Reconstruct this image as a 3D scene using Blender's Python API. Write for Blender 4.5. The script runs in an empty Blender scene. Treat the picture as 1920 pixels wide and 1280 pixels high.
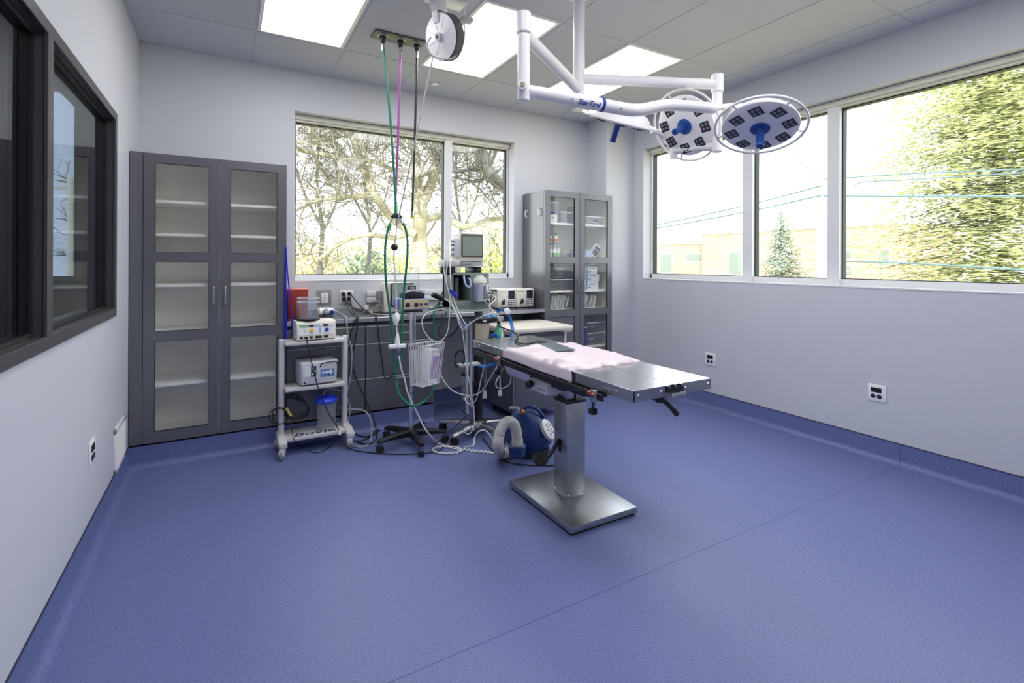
import bpy, bmesh, math, random
from mathutils import Vector as V, Matrix, noise as NZ
C = bpy.context.scene.collection
PI = math.pi
R = math.radians
rnd = random.Random(7)

# ------------------------------------------------------------------ camera and measuring
F, CX, CY, YAW, ROLL = 930.35, 960.0, 492.5856, 0.5236, 0.0042
CAM = V((0.5707, -4.6563, 1.4233))
H, W = 3.078, 4.7095            # ceiling height, room width
YF = -5.9                       # wall behind the camera
FR = -0.44                      # fronts of the fitted cabinets

def ray(u, v):
    X, Y = u-CX, v-CY
    c, s = math.cos(ROLL), math.sin(ROLL)
    X, Y = X*c+Y*s, -X*s+Y*c
    c, s = math.cos(YAW), math.sin(YAW)
    r, up = X/F, -Y/F
    return V((r*c+s, -r*s+c, up))

def P(u, v, x=None, y=None, z=None, d=None):
    k = ray(u, v)
    if x is not None: t = (x-CAM.x)/k.x
    elif y is not None: t = (y-CAM.y)/k.y
    elif z is not None: t = (z-CAM.z)/k.z
    else: t = d
    return CAM+k*t

# ------------------------------------------------------------------ materials
def lin(c):
    return tuple((x/255/12.92 if x/255 <= .04045 else ((x/255+.055)/1.055)**2.4) for x in c)+(1,)

MC = {}
def mat(name, col, rough=.5, metal=0, var=.05, scale=30, bump=0, emit=None, es=0, spec=.5, stretch=None, coat=0):
    if name in MC: return MC[name]
    m = bpy.data.materials.new(name); m.use_nodes = True
    nt = m.node_tree; b = nt.nodes['Principled BSDF']
    c = lin(col)
    b.inputs['Roughness'].default_value = rough
    b.inputs['Metallic'].default_value = metal
    b.inputs['Specular IOR Level'].default_value = spec
    b.inputs['Coat Weight'].default_value = coat
    tc = nt.nodes.new('ShaderNodeTexCoord'); n = nt.nodes.new('ShaderNodeTexNoise')
    n.inputs['Scale'].default_value = scale; n.inputs['Detail'].default_value = 3
    if stretch:
        mp = nt.nodes.new('ShaderNodeMapping'); mp.inputs['Scale'].default_value = stretch
        nt.links.new(tc.outputs['Object'], mp.inputs['Vector']); nt.links.new(mp.outputs[0], n.inputs['Vector'])
    else:
        nt.links.new(tc.outputs['Object'], n.inputs['Vector'])
    mx = nt.nodes.new('ShaderNodeMix'); mx.data_type = 'RGBA'
    mx.inputs[6].default_value = tuple(x*(1-var) for x in c[:3])+(1,)
    mx.inputs[7].default_value = tuple(min(1, x*(1+var)) for x in c[:3])+(1,)
    nt.links.new(n.outputs['Fac'], mx.inputs[0]); nt.links.new(mx.outputs[2], b.inputs['Base Color'])
    if bump:
        bp = nt.nodes.new('ShaderNodeBump'); bp.inputs['Strength'].default_value = bump; bp.inputs['Distance'].default_value = .002
        nt.links.new(n.outputs['Fac'], bp.inputs['Height']); nt.links.new(bp.outputs[0], b.inputs['Normal'])
    if emit:
        b.inputs['Emission Color'].default_value = lin(emit); b.inputs['Emission Strength'].default_value = es
    MC[name] = m
    return m

def clear(name, tint=(235, 240, 240), ior=1.45, rough=0.0, haze=0.0, hazecol=(230, 235, 240), gain=1.0):
    """thin clear sheet: tinted transmission with a Fresnel mirror on top, plus a little haze for plastics"""
    if name in MC: return MC[name]
    m = bpy.data.materials.new(name); m.use_nodes = True
    nt = m.node_tree; nt.nodes.clear()
    o = nt.nodes.new('ShaderNodeOutputMaterial')
    t = nt.nodes.new('ShaderNodeBsdfTransparent'); t.inputs[0].default_value = lin(tint)
    g = nt.nodes.new('ShaderNodeBsdfGlossy'); g.inputs['Roughness'].default_value = rough
    f = nt.nodes.new('ShaderNodeLayerWeight'); f.inputs[0].default_value = .5
    pw = nt.nodes.new('ShaderNodeMath'); pw.operation = 'POWER'; pw.inputs[1].default_value = 5
    r0 = ((ior-1)/(ior+1))**2*gain
    mu = nt.nodes.new('ShaderNodeMath'); mu.operation = 'MULTIPLY_ADD'; mu.use_clamp = True; mu.inputs[1].default_value = 1-r0; mu.inputs[2].default_value = r0
    nt.links.new(f.outputs['Facing'], pw.inputs[0]); nt.links.new(pw.outputs[0], mu.inputs[0])
    src = t
    if haze:
        d = nt.nodes.new('ShaderNodeBsdfDiffuse'); d.inputs[0].default_value = lin(hazecol)
        n = nt.nodes.new('ShaderNodeTexNoise'); n.inputs['Scale'].default_value = 18
        mm = nt.nodes.new('ShaderNodeMath'); mm.operation = 'MULTIPLY'; mm.inputs[1].default_value = haze*2
        nt.links.new(n.outputs['Fac'], mm.inputs[0])
        ms = nt.nodes.new('ShaderNodeMixShader'); nt.links.new(mm.outputs[0], ms.inputs[0])
        nt.links.new(t.outputs[0], ms.inputs[1]); nt.links.new(d.outputs[0], ms.inputs[2]); src = ms
    mx = nt.nodes.new('ShaderNodeMixShader')
    nt.links.new(mu.outputs[0], mx.inputs[0]); nt.links.new(src.outputs[0], mx.inputs[1]); nt.links.new(g.outputs[0], mx.inputs[2])
    nt.links.new(mx.outputs[0], o.inputs[0])
    MC[name] = m
    return m

def emitter(name, col, s):
    m = bpy.data.materials.new(name); m.use_nodes = True
    b = m.node_tree.nodes['Principled BSDF']
    b.inputs['Base Color'].default_value = lin(col)
    b.inputs['Emission Color'].default_value = lin(col); b.inputs['Emission Strength'].default_value = s
    return m

# ------------------------------------------------------------------ object helpers
RM = {}
def root_of(o):
    while o.parent: o = o.parent
    return o

def thing(name, label, cat, loc=(0, 0, 0), rz=0, group=None):
    o = bpy.data.objects.new(name, None); C.objects.link(o)
    o.empty_display_size = .05
    o.location = loc; o.rotation_euler = (0, 0, rz)
    o['label'] = label; o['category'] = cat
    if group: o['group'] = group
    RM[o.name] = Matrix.Translation(V(loc)) @ Matrix.Rotation(rz, 4, 'Z')
    return o

def tag(o, label, cat, group=None, kind=None):
    o['label'] = label; o['category'] = cat
    if group: o['group'] = group
    if kind: o['kind'] = kind
    return o

def struct(o):
    o['kind'] = 'structure'; return o

def dup(root, loc, rz=0, label=None, group=None):
    r = root.copy(); C.objects.link(r); r.location = loc; r.rotation_euler = (0, 0, rz)
    if label: r['label'] = label
    if group: r['group'] = group
    def rec(a, b):
        for ch in list(a.children):
            c = ch.copy(); C.objects.link(c); c.parent = b; rec(ch, c)
    rec(root, r)
    return r

def catmull(pts, k=6, closed=False):
    pts = [V(p) for p in pts]
    if len(pts) < 3: return pts
    out = []; n = len(pts); m = n if closed else n-1
    for i in range(m):
        if closed: a, b, c, d = pts[i-1], pts[i], pts[(i+1) % n], pts[(i+2) % n]
        else: a, b, c, d = pts[max(i-1, 0)], pts[i], pts[i+1], pts[min(i+2, n-1)]
        for j in range(k):
            t = j/k
            out.append(.5*((2*b)+(c-a)*t+(2*a-5*b+4*c-d)*t*t+(3*b-a-3*c+d)*t**3))
    if not closed: out.append(pts[-1])
    return out

def frame_z(n, up=V((0, 0, 1))):
    """matrix whose Z axis is n"""
    n = V(n).normalized()
    if abs(n.dot(up)) > .98: up = V((0, 1, 0))
    x = up.cross(n).normalized(); y = n.cross(x)
    return Matrix((x, y, n)).transposed().to_4x4()

def at(loc, n=None, rz=0):
    M = Matrix.Translation(V(loc))
    if n is not None: M = M @ frame_z(n)
    if rz: M = M @ Matrix.Rotation(rz, 4, 'Z')
    return M

class MB:
    def __init__(s, M=None): s.bm = bmesh.new(); s.M = M
    def _t(s, p): return s.M @ V(p) if s.M else V(p)
    def box(s, x0, x1, y0, y1, z0, z1, bev=0, seg=2, M=None):
        bm = bmesh.new(); bmesh.ops.create_cube(bm, size=1)
        for v in bm.verts:
            v.co = V(((x0+x1)/2+v.co.x*(x1-x0), (y0+y1)/2+v.co.y*(y1-y0), (z0+z1)/2+v.co.z*(z1-z0)))
        if bev: bmesh.ops.bevel(bm, geom=bm.edges[:], offset=bev, segments=seg, affect='EDGES', profile=.5)
        return s._in(bm, M)
    def _in(s, bm, M=None):
        A = s.M if s.M else Matrix.Identity(4)
        if M: A = A @ M
        vm = [s.bm.verts.new(A @ v.co) for v in bm.verts]
        bm.verts.index_update()
        for f in bm.faces:
            try: s.bm.faces.new([vm[v.index] for v in f.verts])
            except ValueError: pass
        bm.free(); return s
    def prism(s, poly, h, M=None, bev=0, axis='z'):
        """polygon in local xy extruded by h along local z; axis 'x' maps (a,b)->(y,z), 'y' maps (a,b)->(x,z)"""
        bm = bmesh.new()
        def mk(a, b, c):
            return {'z': (a, b, c), 'x': (c, a, b), 'y': (a, c, b)}[axis]
        lo = [bm.verts.new(mk(a, b, 0)) for a, b in poly]; hi = [bm.verts.new(mk(a, b, h)) for a, b in poly]
        bm.faces.new(lo); bm.faces.new(hi); n = len(poly)
        for i in range(n): bm.faces.new([lo[i], lo[(i+1) % n], hi[(i+1) % n], hi[i]])
        bmesh.ops.recalc_face_normals(bm, faces=bm.faces[:])
        if bev: bmesh.ops.bevel(bm, geom=bm.edges[:], offset=bev, segments=2, affect='EDGES', profile=.5)
        return s._in(bm, M)
    def cyl(s, p0, p1, r, r1=None, n=20, bev=0):
        p0, p1 = V(p0), V(p1); L = (p1-p0).length; r1 = r if r1 is None else r1
        if bev: return s.lathe([(0, 0), (r-bev, 0), (r, bev), (r1, L-bev), (r1-bev, L), (0, L)], at(p0, p1-p0), n)
        return s.lathe([(0, 0), (r, 0), (r1, L), (0, L)], at(p0, p1-p0), n)
    def lathe(s, prof, M=None, n=28, sx=1, sy=1):
        bm = bmesh.new(); rings = []
        for r, z in prof:
            if r < 1e-6: rings.append([bm.verts.new((0, 0, z))])
            else: rings.append([bm.verts.new((r*math.cos(2*PI*i/n)*sx, r*math.sin(2*PI*i/n)*sy, z)) for i in range(n)])
        for a, b in zip(rings, rings[1:]):
            for i in range(n):
                q = [a[i % len(a)], a[(i+1) % len(a)], b[(i+1) % len(b)], b[i % len(b)]]
                u = []
                for v in q:
                    if v not in u: u.append(v)
                if len(u) > 2:
                    try: bm.faces.new(u)
                    except ValueError: pass
        bmesh.ops.recalc_face_normals(bm, faces=bm.faces[:])
        return s._in(bm, M)
    def ell(s, c, rx, ry, rz, n=20, M=None):
        prof = [(math.cos(a), math.sin(a)) for a in [(-.5+i/12)*PI for i in range(13)]]
        prof[0] = (0, -1); prof[-1] = (0, 1)
        A = Matrix.Translation(V(c)) @ Matrix.Diagonal((rx, ry, rz, 1))
        return s.lathe(prof, (M @ A) if M else A, n)
    def tube(s, pts, r, n=8, closed=False, k=6, raw=False, rf=None):
        pts = [V(p) for p in pts]
        if not raw: pts = catmull(pts, k, closed)
        bm = bmesh.new(); rings = []; m = len(pts); prev = None
        for i, p in enumerate(pts):
            a = pts[i-1] if (i or closed) else p
            b = pts[(i+1) % m] if (i < m-1 or closed) else p
            t = (b-a)
            t = t.normalized() if t.length > 1e-9 else V((0, 0, 1))
            if prev is None:
                q = V((0, 0, 1)) if abs(t.z) < .9 else V((1, 0, 0))
                nx = q.cross(t).normalized()
            else:
                nx = prev-t*prev.dot(t)
                nx = nx.normalized() if nx.length > 1e-6 else V((1, 0, 0))
            prev = nx; ny = t.cross(nx)
            rr = r if rf is None else rf(i/(m-1) if m > 1 else 0)
            rings.append([bm.verts.new(p+(nx*math.cos(2*PI*j/n)+ny*math.sin(2*PI*j/n))*rr) for j in range(n)])
        for i in range(m if closed else m-1):
            a, b = rings[i], rings[(i+1) % m]
            for j in range(n): bm.faces.new([a[j], a[(j+1) % n], b[(j+1) % n], b[j]])
        if not closed:
            bm.faces.new(rings[0][::-1]); bm.faces.new(rings[-1])
        return s._in(bm)
    def quad(s, *p):
        s.bm.faces.new([s.bm.verts.new(s._t(q)) for q in p]); return s
    def obj(s, name, m, par=None, ang=35, bev=0, kind=None):
        bm = s.bm
        bm.normal_update()
        inv = None
        if par:
            Mi = RM.get(root_of(par).name)
            inv = Mi.inverted() if Mi else None
            if inv: bmesh.ops.transform(bm, matrix=inv, verts=bm.verts[:])
        off = V((0, 0, 0))
        if not par and bm.verts:
            xs = [v.co.x for v in bm.verts]; ys = [v.co.y for v in bm.verts]; zs = [v.co.z for v in bm.verts]
            off = V(((min(xs)+max(xs))/2, (min(ys)+max(ys))/2, min(zs)))
            bmesh.ops.translate(bm, vec=-off, verts=bm.verts[:])
        me = bpy.data.meshes.new(name); bm.to_mesh(me); bm.free()
        for p in me.polygons: p.use_smooth = True
        me.set_sharp_from_angle(angle=R(ang))
        me.materials.append(m)
        o = bpy.data.objects.new(name, me); C.objects.link(o); o.location = off
        if not par: RM[o.name] = Matrix.Translation(off)
        if par: o.parent = par
        if bev:
            md = o.modifiers.new('edge', 'BEVEL'); md.width = bev; md.segments = 2; md.limit_method = 'ANGLE'
        if kind: o['kind'] = kind
        return o

def text(body, size, M, ext=.0006, bold=0, bend=None, italic=0):
    """lettering as mesh; local x runs along the line, y up, z out of the surface"""
    cu = bpy.data.curves.new('lettering', 'FONT'); cu.body = body; cu.size = size; cu.extrude = ext
    cu.align_x = 'CENTER'; cu.align_y = 'CENTER'; cu.offset = bold; cu.shear = italic; cu.resolution_u = 4
    o = bpy.data.objects.new('lettering', cu); C.objects.link(o)
    bpy.context.view_layer.update()
    me = bpy.data.meshes.new_from_object(o)
    bpy.data.objects.remove(o); bpy.data.curves.remove(cu)
    b = MB(); bm = bmesh.new(); bm.from_mesh(me); bpy.data.meshes.remove(me)
    if bend:
        for v in bm.verts:
            a = v.co.y/bend; r = bend+v.co.z
            v.co = V((v.co.x, r*math.sin(a), r*math.cos(a)))
    b._in(bm, M)
    return b

# ------------------------------------------------------------------ palette
m_wall = mat('wall paint', (207, 208, 214), .65, var=.012, scale=3, spec=.3)
m_ceil = mat('ceiling tile', (200, 201, 211), .9, var=.03, scale=160, bump=.15, spec=.2)
m_white = mat('white enamel', (245, 243, 243), .32, var=.01, spec=.5)
m_winframe = mat('window aluminium paint', (226, 227, 228), .35, var=.01)
m_gasket = mat('black gasket', (22, 24, 27), .5)
m_dark = mat('charcoal laminate', (95, 95, 101), .27, var=.03, scale=90, spec=.6, coat=.25)
_b = m_dark.node_tree.nodes['Principled BSDF']; _b.inputs['Coat Weight'].default_value = .55; _b.inputs['Coat Roughness'].default_value = .16
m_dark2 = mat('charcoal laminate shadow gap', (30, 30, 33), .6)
m_frame = mat('dark grey steel frame', (78, 75, 76), .35, var=.02, spec=.5)
m_shelf = mat('white melamine', (248, 246, 241), .5, var=.01)
m_steel = mat('brushed stainless steel', (196, 197, 200), .24, metal=1, var=.02, scale=3, stretch=(12, 1, 12))
m_steel2 = mat('satin stainless steel', (176, 178, 180), .34, metal=1, var=.05, scale=14, stretch=(40, 40, 1))
m_chrome = mat('chrome', (215, 217, 222), .12, metal=1, var=.02)
m_alu = mat('cast aluminium', (176, 178, 182), .32, metal=1, var=.05)
m_black = mat('black plastic', (22, 22, 25), .42, var=.1)
m_rubber = mat('black rubber', (16, 16, 18), .6, var=.1)
m_blackmetal = mat('black powder coat', (26, 26, 29), .35, var=.08)
m_beige = mat('beige plastic', (222, 213, 200), .42, var=.02)
m_ivory = mat('ivory plastic', (232, 226, 214), .4, var=.02)
m_ltgrey = mat('light grey plastic', (205, 205, 207), .4, var=.02)
m_grey = mat('mid grey plastic', (140, 142, 146), .45, var=.03)
m_blue = mat('royal blue plastic', (28, 62, 160), .35, var=.05)
m_bluecord = mat('blue cord', (24, 44, 190), .5, var=.1)
m_navy = mat('navy plastic', (34, 62, 120), .36, var=.04)
m_hosegreen = mat('green rubber hose', (18, 118, 92), .38, var=.08)
m_hosepurple = mat('purple rubber hose', (160, 78, 160), .38, var=.08)
m_hoseblack = mat('black rubber hose', (34, 32, 38), .35, var=.08)
m_whitecord = mat('white cord', (226, 224, 220), .45, var=.03)
m_greycord = mat('grey cord', (168, 172, 178), .45, var=.03)
m_blackcord = mat('black cord', (18, 18, 21), .45, var=.1)
m_glass = clear('window glass', (251, 253, 253), 1.35)
m_cabglass = clear('cabinet glass', (252, 253, 252), 1.4)
m_clear = clear('clear plastic', (251, 252, 253), 1.35, .04, .09, (245, 247, 250))
m_cleargrey = clear('smoky clear plastic', (222, 227, 232), 1.4, .06, .18, (205, 211, 218))
m_screen = mat('dull green screen', (142, 152, 138), .25, var=.02, spec=.6)
# ================================================================== ROOM SHELL
def floor_mat():
    m = bpy.data.materials.new('speckled blue sheet vinyl'); m.use_nodes = True
    nt = m.node_tree; b = nt.nodes['Principled BSDF']; L = nt.links.new
    g = nt.nodes.new('ShaderNodeNewGeometry')
    n1 = nt.nodes.new('ShaderNodeTexNoise'); n1.inputs['Scale'].default_value = 190; n1.inputs['Detail'].default_value = 2
    n2 = nt.nodes.new('ShaderNodeTexNoise'); n2.inputs['Scale'].default_value = 1.3; n2.inputs['Detail'].default_value = 2
    L(g.outputs['Position'], n1.inputs['Vector']); L(g.outputs['Position'], n2.inputs['Vector'])
    r = nt.nodes.new('ShaderNodeValToRGB')
    r.color_ramp.elements[0].position = .36; r.color_ramp.elements[0].color = lin((90, 98, 147))
    r.color_ramp.elements[1].position = .66; r.color_ramp.elements[1].color = lin((119, 129, 176))
    L(n1.outputs['Fac'], r.inputs[0])
    # welded seam of the sheet, 2 mm wide
    sp = nt.nodes.new('ShaderNodeSeparateXYZ'); L(g.outputs['Position'], sp.inputs[0])
    a = nt.nodes.new('ShaderNodeMath'); a.operation = 'ADD'; a.inputs[1].default_value = 2.995; L(sp.outputs['Y'], a.inputs[0])
    ab = nt.nodes.new('ShaderNodeMath'); ab.operation = 'ABSOLUTE'; L(a.outputs[0], ab.inputs[0])
    lt = nt.nodes.new('ShaderNodeMath'); lt.operation = 'LESS_THAN'; lt.inputs[1].default_value = .0022; L(ab.outputs[0], lt.inputs[0])
    mx = nt.nodes.new('ShaderNodeMix'); mx.data_type = 'RGBA'; mx.inputs[7].default_value = lin((66, 76, 128))
    L(lt.outputs[0], mx.inputs[0]); L(r.outputs[0], mx.inputs[6]); L(mx.outputs[2], b.inputs['Base Color'])
    mr = nt.nodes.new('ShaderNodeMapRange'); mr.inputs[3].default_value = .36; mr.inputs[4].default_value = .46
    L(n2.outputs['Fac'], mr.inputs[0]); L(mr.outputs[0], b.inputs['Roughness'])
    b.inputs['Specular IOR Level'].default_value = .42
    bp = nt.nodes.new('ShaderNodeBump'); bp.inputs['Strength'].default_value = .01; bp.inputs['Distance'].default_value = .001
    L(n1.outputs['Fac'], bp.inputs['Height']); L(bp.outputs[0], b.inputs['Normal'])
    return m
m_floor = floor_mat()
m_cove_edge = mat('dark cove edge', (38, 42, 74), .6)

struct(MB().box(-.12, W+.2, YF, .2, -.15, 0).obj('floor', m_floor))

# back wall with window opening
OX0, OX1, OZ0, OZ1 = 1.086, 3.279, 1.262, 2.731
b = MB()
b.box(-.12, OX0, 0, .2, 0, 3.3).box(OX1, W+.2, 0, .2, 0, 3.3).box(OX0, OX1, 0, .2, 0, OZ0).box(OX0, OX1, 0, .2, OZ1, 3.3)
struct(b.obj('wall_back', m_wall))
# boxed-in column in the corner
struct(MB().box(4.290, W, -.335, 0, 0, H+.01).obj('wall_corner', m_wall))
# right wall with long window opening
RY0, RY1, RZ0, RZ1 = -4.35, -.487, 1.255, 2.735
b = MB()
b.box(W, W+.2, YF, RY0, 0, 3.3).box(W, W+.2, RY1, 0, 0, 3.3).box(W, W+.2, RY0, RY1, 0, RZ0).box(W, W+.2, RY0, RY1, RZ1, 3.3)
struct(b.obj('wall_right', m_wall))
# left wall with interior window opening
LY0, LY1, LZ0, LZ1 = -3.50, -.985, 1.145, 2.250
b = MB()
b.box(-.12, 0, YF, LY0, 0, 3.3).box(-.12, 0, LY1, 0, 0, 3.3).box(-.12, 0, LY0, LY1, 0, LZ0).box(-.12, 0, LY0, LY1, LZ1, 3.3)
struct(b.obj('wall_left', m_wall))
struct(MB().box(-.12, W+.2, YF-.12, YF, 0, 3.3).obj('wall_front', m_wall))

# ceiling: tiles on a 2 x 4 ft grid
LX, LYc = .141, -.650
lights = {1, 3, 5}
b = MB().box(-.12, W+.2, YF, .2, H+.012, H+.22)
for k in range(-1, 8):
    x0, x1 = max(LX+k*.61, 0), min(LX+(k+1)*.61, W)
    if x1-x0 < .02: continue
    ys = [.0, LYc]
    y = LYc
    while y > YF: y -= 1.22; ys.append(max(y, YF))
    for j in range(len(ys)-1):
        if j in (1, 3) and k in lights: continue
        b.box(x0+.011, x1-.011, ys[j+1]+.011, ys[j]-.011, H+.002, H+.0125, bev=.002, seg=1)
for k in range(0, 8):                                   # grid bars a hair above the tile faces
    b.box(LX+k*.61-.011, LX+k*.61+.011, YF, 0, H+.006, H+.0125)
y = LYc
while y > YF:
    b.box(0, W, y-.011, y+.011, H+.0065, H+.0125); y -= 1.22
b.box(0, .02, YF, 0, H, H+.0125).box(W-.02, W, YF, 0, H, H+.0125).box(0, W, -.02, 0, H, H+.0125)
struct(b.obj('ceiling', m_ceil, ang=20))

# coved vinyl skirting
def cove(b, p0, p1, n, h=.152, r=.045):
    p0, p1, n = V(p0), V(p1), V(n)
    prof = [(0, h), (.004, h), (.004, r)]
    for i in range(1, 7):
        a = i/6*PI/2
        prof.append((.004+r-r*math.cos(a), r-r*math.sin(a)+.0012))
    prof.append((.004+r, 0)); prof.append((0, 0))
    va = [b.bm.verts.new(p0+n*d+V((0, 0, z))) for d, z in prof]
    vb = [b.bm.verts.new(p1+n*d+V((0, 0, z))) for d, z in prof]
    m = len(prof)
    b.bm.faces.new(va); b.bm.faces.new(vb[::-1])
    for i in range(m): b.bm.faces.new([va[i], vb[i], vb[(i+1) % m], va[(i+1) % m]])
    bmesh.ops.recalc_face_normals(b.bm, faces=b.bm.faces[:])
def edge(b, p0, p1, n, h=.152):
    p0, p1, n = V(p0), V(p1), V(n)
    q = p1+n*.006
    b.box(min(p0.x, q.x), max(p0.x, q.x), min(p0.y, q.y), max(p0.y, q.y), h, h+.004)
TK = FR+.012
runs = {'baseboard_left': [((0, YF, 0), (0, TK, 0), (1, 0, 0))],
        'baseboard_right': [((W, YF, 0), (W, -.335, 0), (-1, 0, 0))],
        'baseboard_back': [((0, TK, 0), (2.205, TK, 0), (0, -1, 0)), ((2.205, 0, 0), (3.39, 0, 0), (0, -1, 0)),
                           ((3.39, TK, 0), (4.29, TK, 0), (0, -1, 0)), ((4.29, -.335, 0), (W, -.335, 0), (0, -1, 0)),
                           ((2.205, TK, 0), (2.205, 0, 0), (1, 0, 0)), ((3.39, TK, 0), (3.39, 0, 0), (-1, 0, 0))]}
for nm, rs in runs.items():
    b = MB(); e = MB()
    for r in rs: cove(b, *r)
    o = struct(b.obj(nm, m_floor, ang=60))
    for r in rs[:1] if nm != 'baseboard_back' else [rs[1], rs[3]]: edge(e, *r)
    e.obj('cap_strip', m_cove_edge, o)
# plinth behind the cove under the fitted cabinets
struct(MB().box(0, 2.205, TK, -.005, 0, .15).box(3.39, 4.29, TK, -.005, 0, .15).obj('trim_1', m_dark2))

# ------------------------------------------------------------------ exterior windows
def ext_window(name, M, u0, u1, z0, z1, posts, glass_z, dep=.12):
    """local x along the wall, y outwards, z up; posts = [(a,b)...] mullions"""
    f = MB(M); g = MB(M); p = MB(M)
    d0, d1 = dep, dep+.075
    gz0, gz1 = glass_z
    f.box(u0, u1, d0, d1, z0, gz0-.004).box(u0, u1, d0, d1, gz1, z1)
    cells = []; a = u0
    f.box(u0, u0+.018, d0, d1, z0, z1); f.box(u1-.018, u1, d0, d1, z0, z1)
    xs = [u0+.018]+[q for ab in posts for q in ab]+[u1-.018]
    for (a, c) in posts: f.box(a, c, d0-.02, d1, z0, z1, bev=.002, seg=1)
    for i in range(0, len(xs), 2):
        a, c = xs[i], xs[i+1]
        w = .009
        g.box(a, a+w, d0+.02, d1, gz0, gz1).box(c-w, c, d0+.02, d1, gz0, gz1)
        g.box(a, c, d0+.02, d1, gz0-.004, gz0+.002).box(a, c, d0+.02, d1, gz1-w, gz1)
        p.box(a+w, c-w, d0+.036, d0+.042, gz0, gz1-w)
    o = struct(f.obj(name, m_winframe))
    g.obj('gasket', m_gasket, o); p.obj('glass_pane', m_glass, o)
    s = MB(M)
    s.box(u0+.004, u1-.004, d0-.036, d0-.003, z1-.046, z1-.003, bev=.008).box(u0+.01, u1-.01, d0-.012, d0-.004, z1-.060, z1-.044)
    s.obj('roller_shade', mat('cream roller shade', (224, 220, 208), .6, var=.02), o)
    t = MB(M); t.box(u0, u1, -.004, d0, z0-.012, z0+.002, bev=.002, seg=1)
    t.obj('window_sill', m_winframe, o)
    return o
ext_window('window_1', Matrix.Identity(4), OX0, OX1, OZ0, OZ1, [(2.523, 2.598)], (1.312, 2.668))
MR = Matrix.Translation((W, 0, 0)) @ Matrix.Rotation(-PI/2, 4, 'Z')     # local x -> -y, local y -> +x
ext_window('window_2', MR, -RY1, -RY0, RZ0, RZ1, [(1.675, 1.775), (2.440, 2.532)], (1.308, 2.672))

# ------------------------------------------------------------------ interior window in the left wall
b = MB()
yo0, yo1, zo0, zo1 = LY0-.045, LY1+.042, LZ0-.045, LZ1+.045
mu0, mu1 = -2.292, -2.168
def jambs(b, y0, y1, z0, z1, t, x0, x1):
    b.box(x0, x1, y0, y0+t, z0, z1).box(x0, x1, y1-t, y1, z0, z1).box(x0, x1, y0+t, y1-t, z0, z0+t).box(x0, x1, y0+t, y1-t, z1-t, z1)
for sx0, sx1 in ((.0, .014), (-.134, -.12)):
    b.box(sx0, sx1, yo0, LY0+.004, zo0, zo1, bev=.002, seg=1).box(sx0, sx1, LY1-.004, yo1, zo0, zo1, bev=.002, seg=1)
    b.box(sx0, sx1, LY0+.004, LY1-.004, zo0, LZ0+.004, bev=.002, seg=1).box(sx0, sx1, LY0+.004, LY1-.004, LZ1-.004, zo1, bev=.002, seg=1)
    b.box(sx0, sx1, mu0+.03, mu1-.03, LZ0, LZ1, bev=.002, seg=1)
jambs(b, LY0, LY1, LZ0, LZ1, .004, -.12, 0)
b.box(-.12, 0, mu0+.034, mu1-.034, LZ0, LZ1)
st = MB()
for a, c in ((LY0+.004, mu0+.034), (mu1-.034, LY1-.004)):
    jambs(st, a, c, LZ0+.004, LZ1-.004, .026, -.075, -.042)
    jambs(st, a+.002, c-.002, LZ0+.006, LZ1-.006, .014, -.042, -.026)
o = struct(b.obj('window_3', m_frame))
st.obj('glazing_stop', mat('black steel stop', (40, 39, 41), .4), o)
sc = MB()
for a in (LY1-.018, mu1-.034+.014, mu0+.034-.014, LY0+.018):
    for z in (1.28, 1.50, 1.72, 1.94, 2.13):
        sc.cyl((-.046, a, z), (-.038, a, z), .006, n=10)
sc.obj('screw', m_blackmetal, o)
g = MB()
for a, c in ((LY0+.01, mu0+.03), (mu1-.03, LY1-.01)):
    g.box(-.040, -.034, a, c, LZ0+.012, LZ1-.012)
g.obj('glass_pane', clear('tinted interior glass', (208, 213, 219), 1.62), o)

# dim room on the other side of it
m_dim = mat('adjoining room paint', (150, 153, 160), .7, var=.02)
X0 = -3.4
ax0, ax1 = -.66, -.367
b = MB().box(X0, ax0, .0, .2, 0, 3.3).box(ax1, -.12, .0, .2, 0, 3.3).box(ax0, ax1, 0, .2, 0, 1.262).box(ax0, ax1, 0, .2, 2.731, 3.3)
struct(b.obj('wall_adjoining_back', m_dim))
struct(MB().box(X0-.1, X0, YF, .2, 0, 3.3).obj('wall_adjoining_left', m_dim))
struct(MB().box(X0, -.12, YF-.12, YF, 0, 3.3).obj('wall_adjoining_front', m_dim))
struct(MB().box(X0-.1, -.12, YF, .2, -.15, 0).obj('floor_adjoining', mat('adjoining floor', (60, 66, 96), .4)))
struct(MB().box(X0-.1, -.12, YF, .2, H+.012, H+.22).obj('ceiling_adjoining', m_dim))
b = MB(); jM = MB()
b.box(ax0, ax1, .12, .195, 1.262, 1.312).box(ax0, ax1, .12, .195, 2.668, 2.731).box(ax0, ax0+.03, .12, .195, 1.3, 2.7).box(ax1-.03, ax1, .12, .195, 1.3, 2.7)
o = struct(b.obj('window_4', m_winframe))
MB().box(ax0+.03, ax1-.03, .15, .156, 1.312, 2.668).obj('glass_pane', clear('adjoining tinted pane', (208, 214, 220), 1.35), o)

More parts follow.
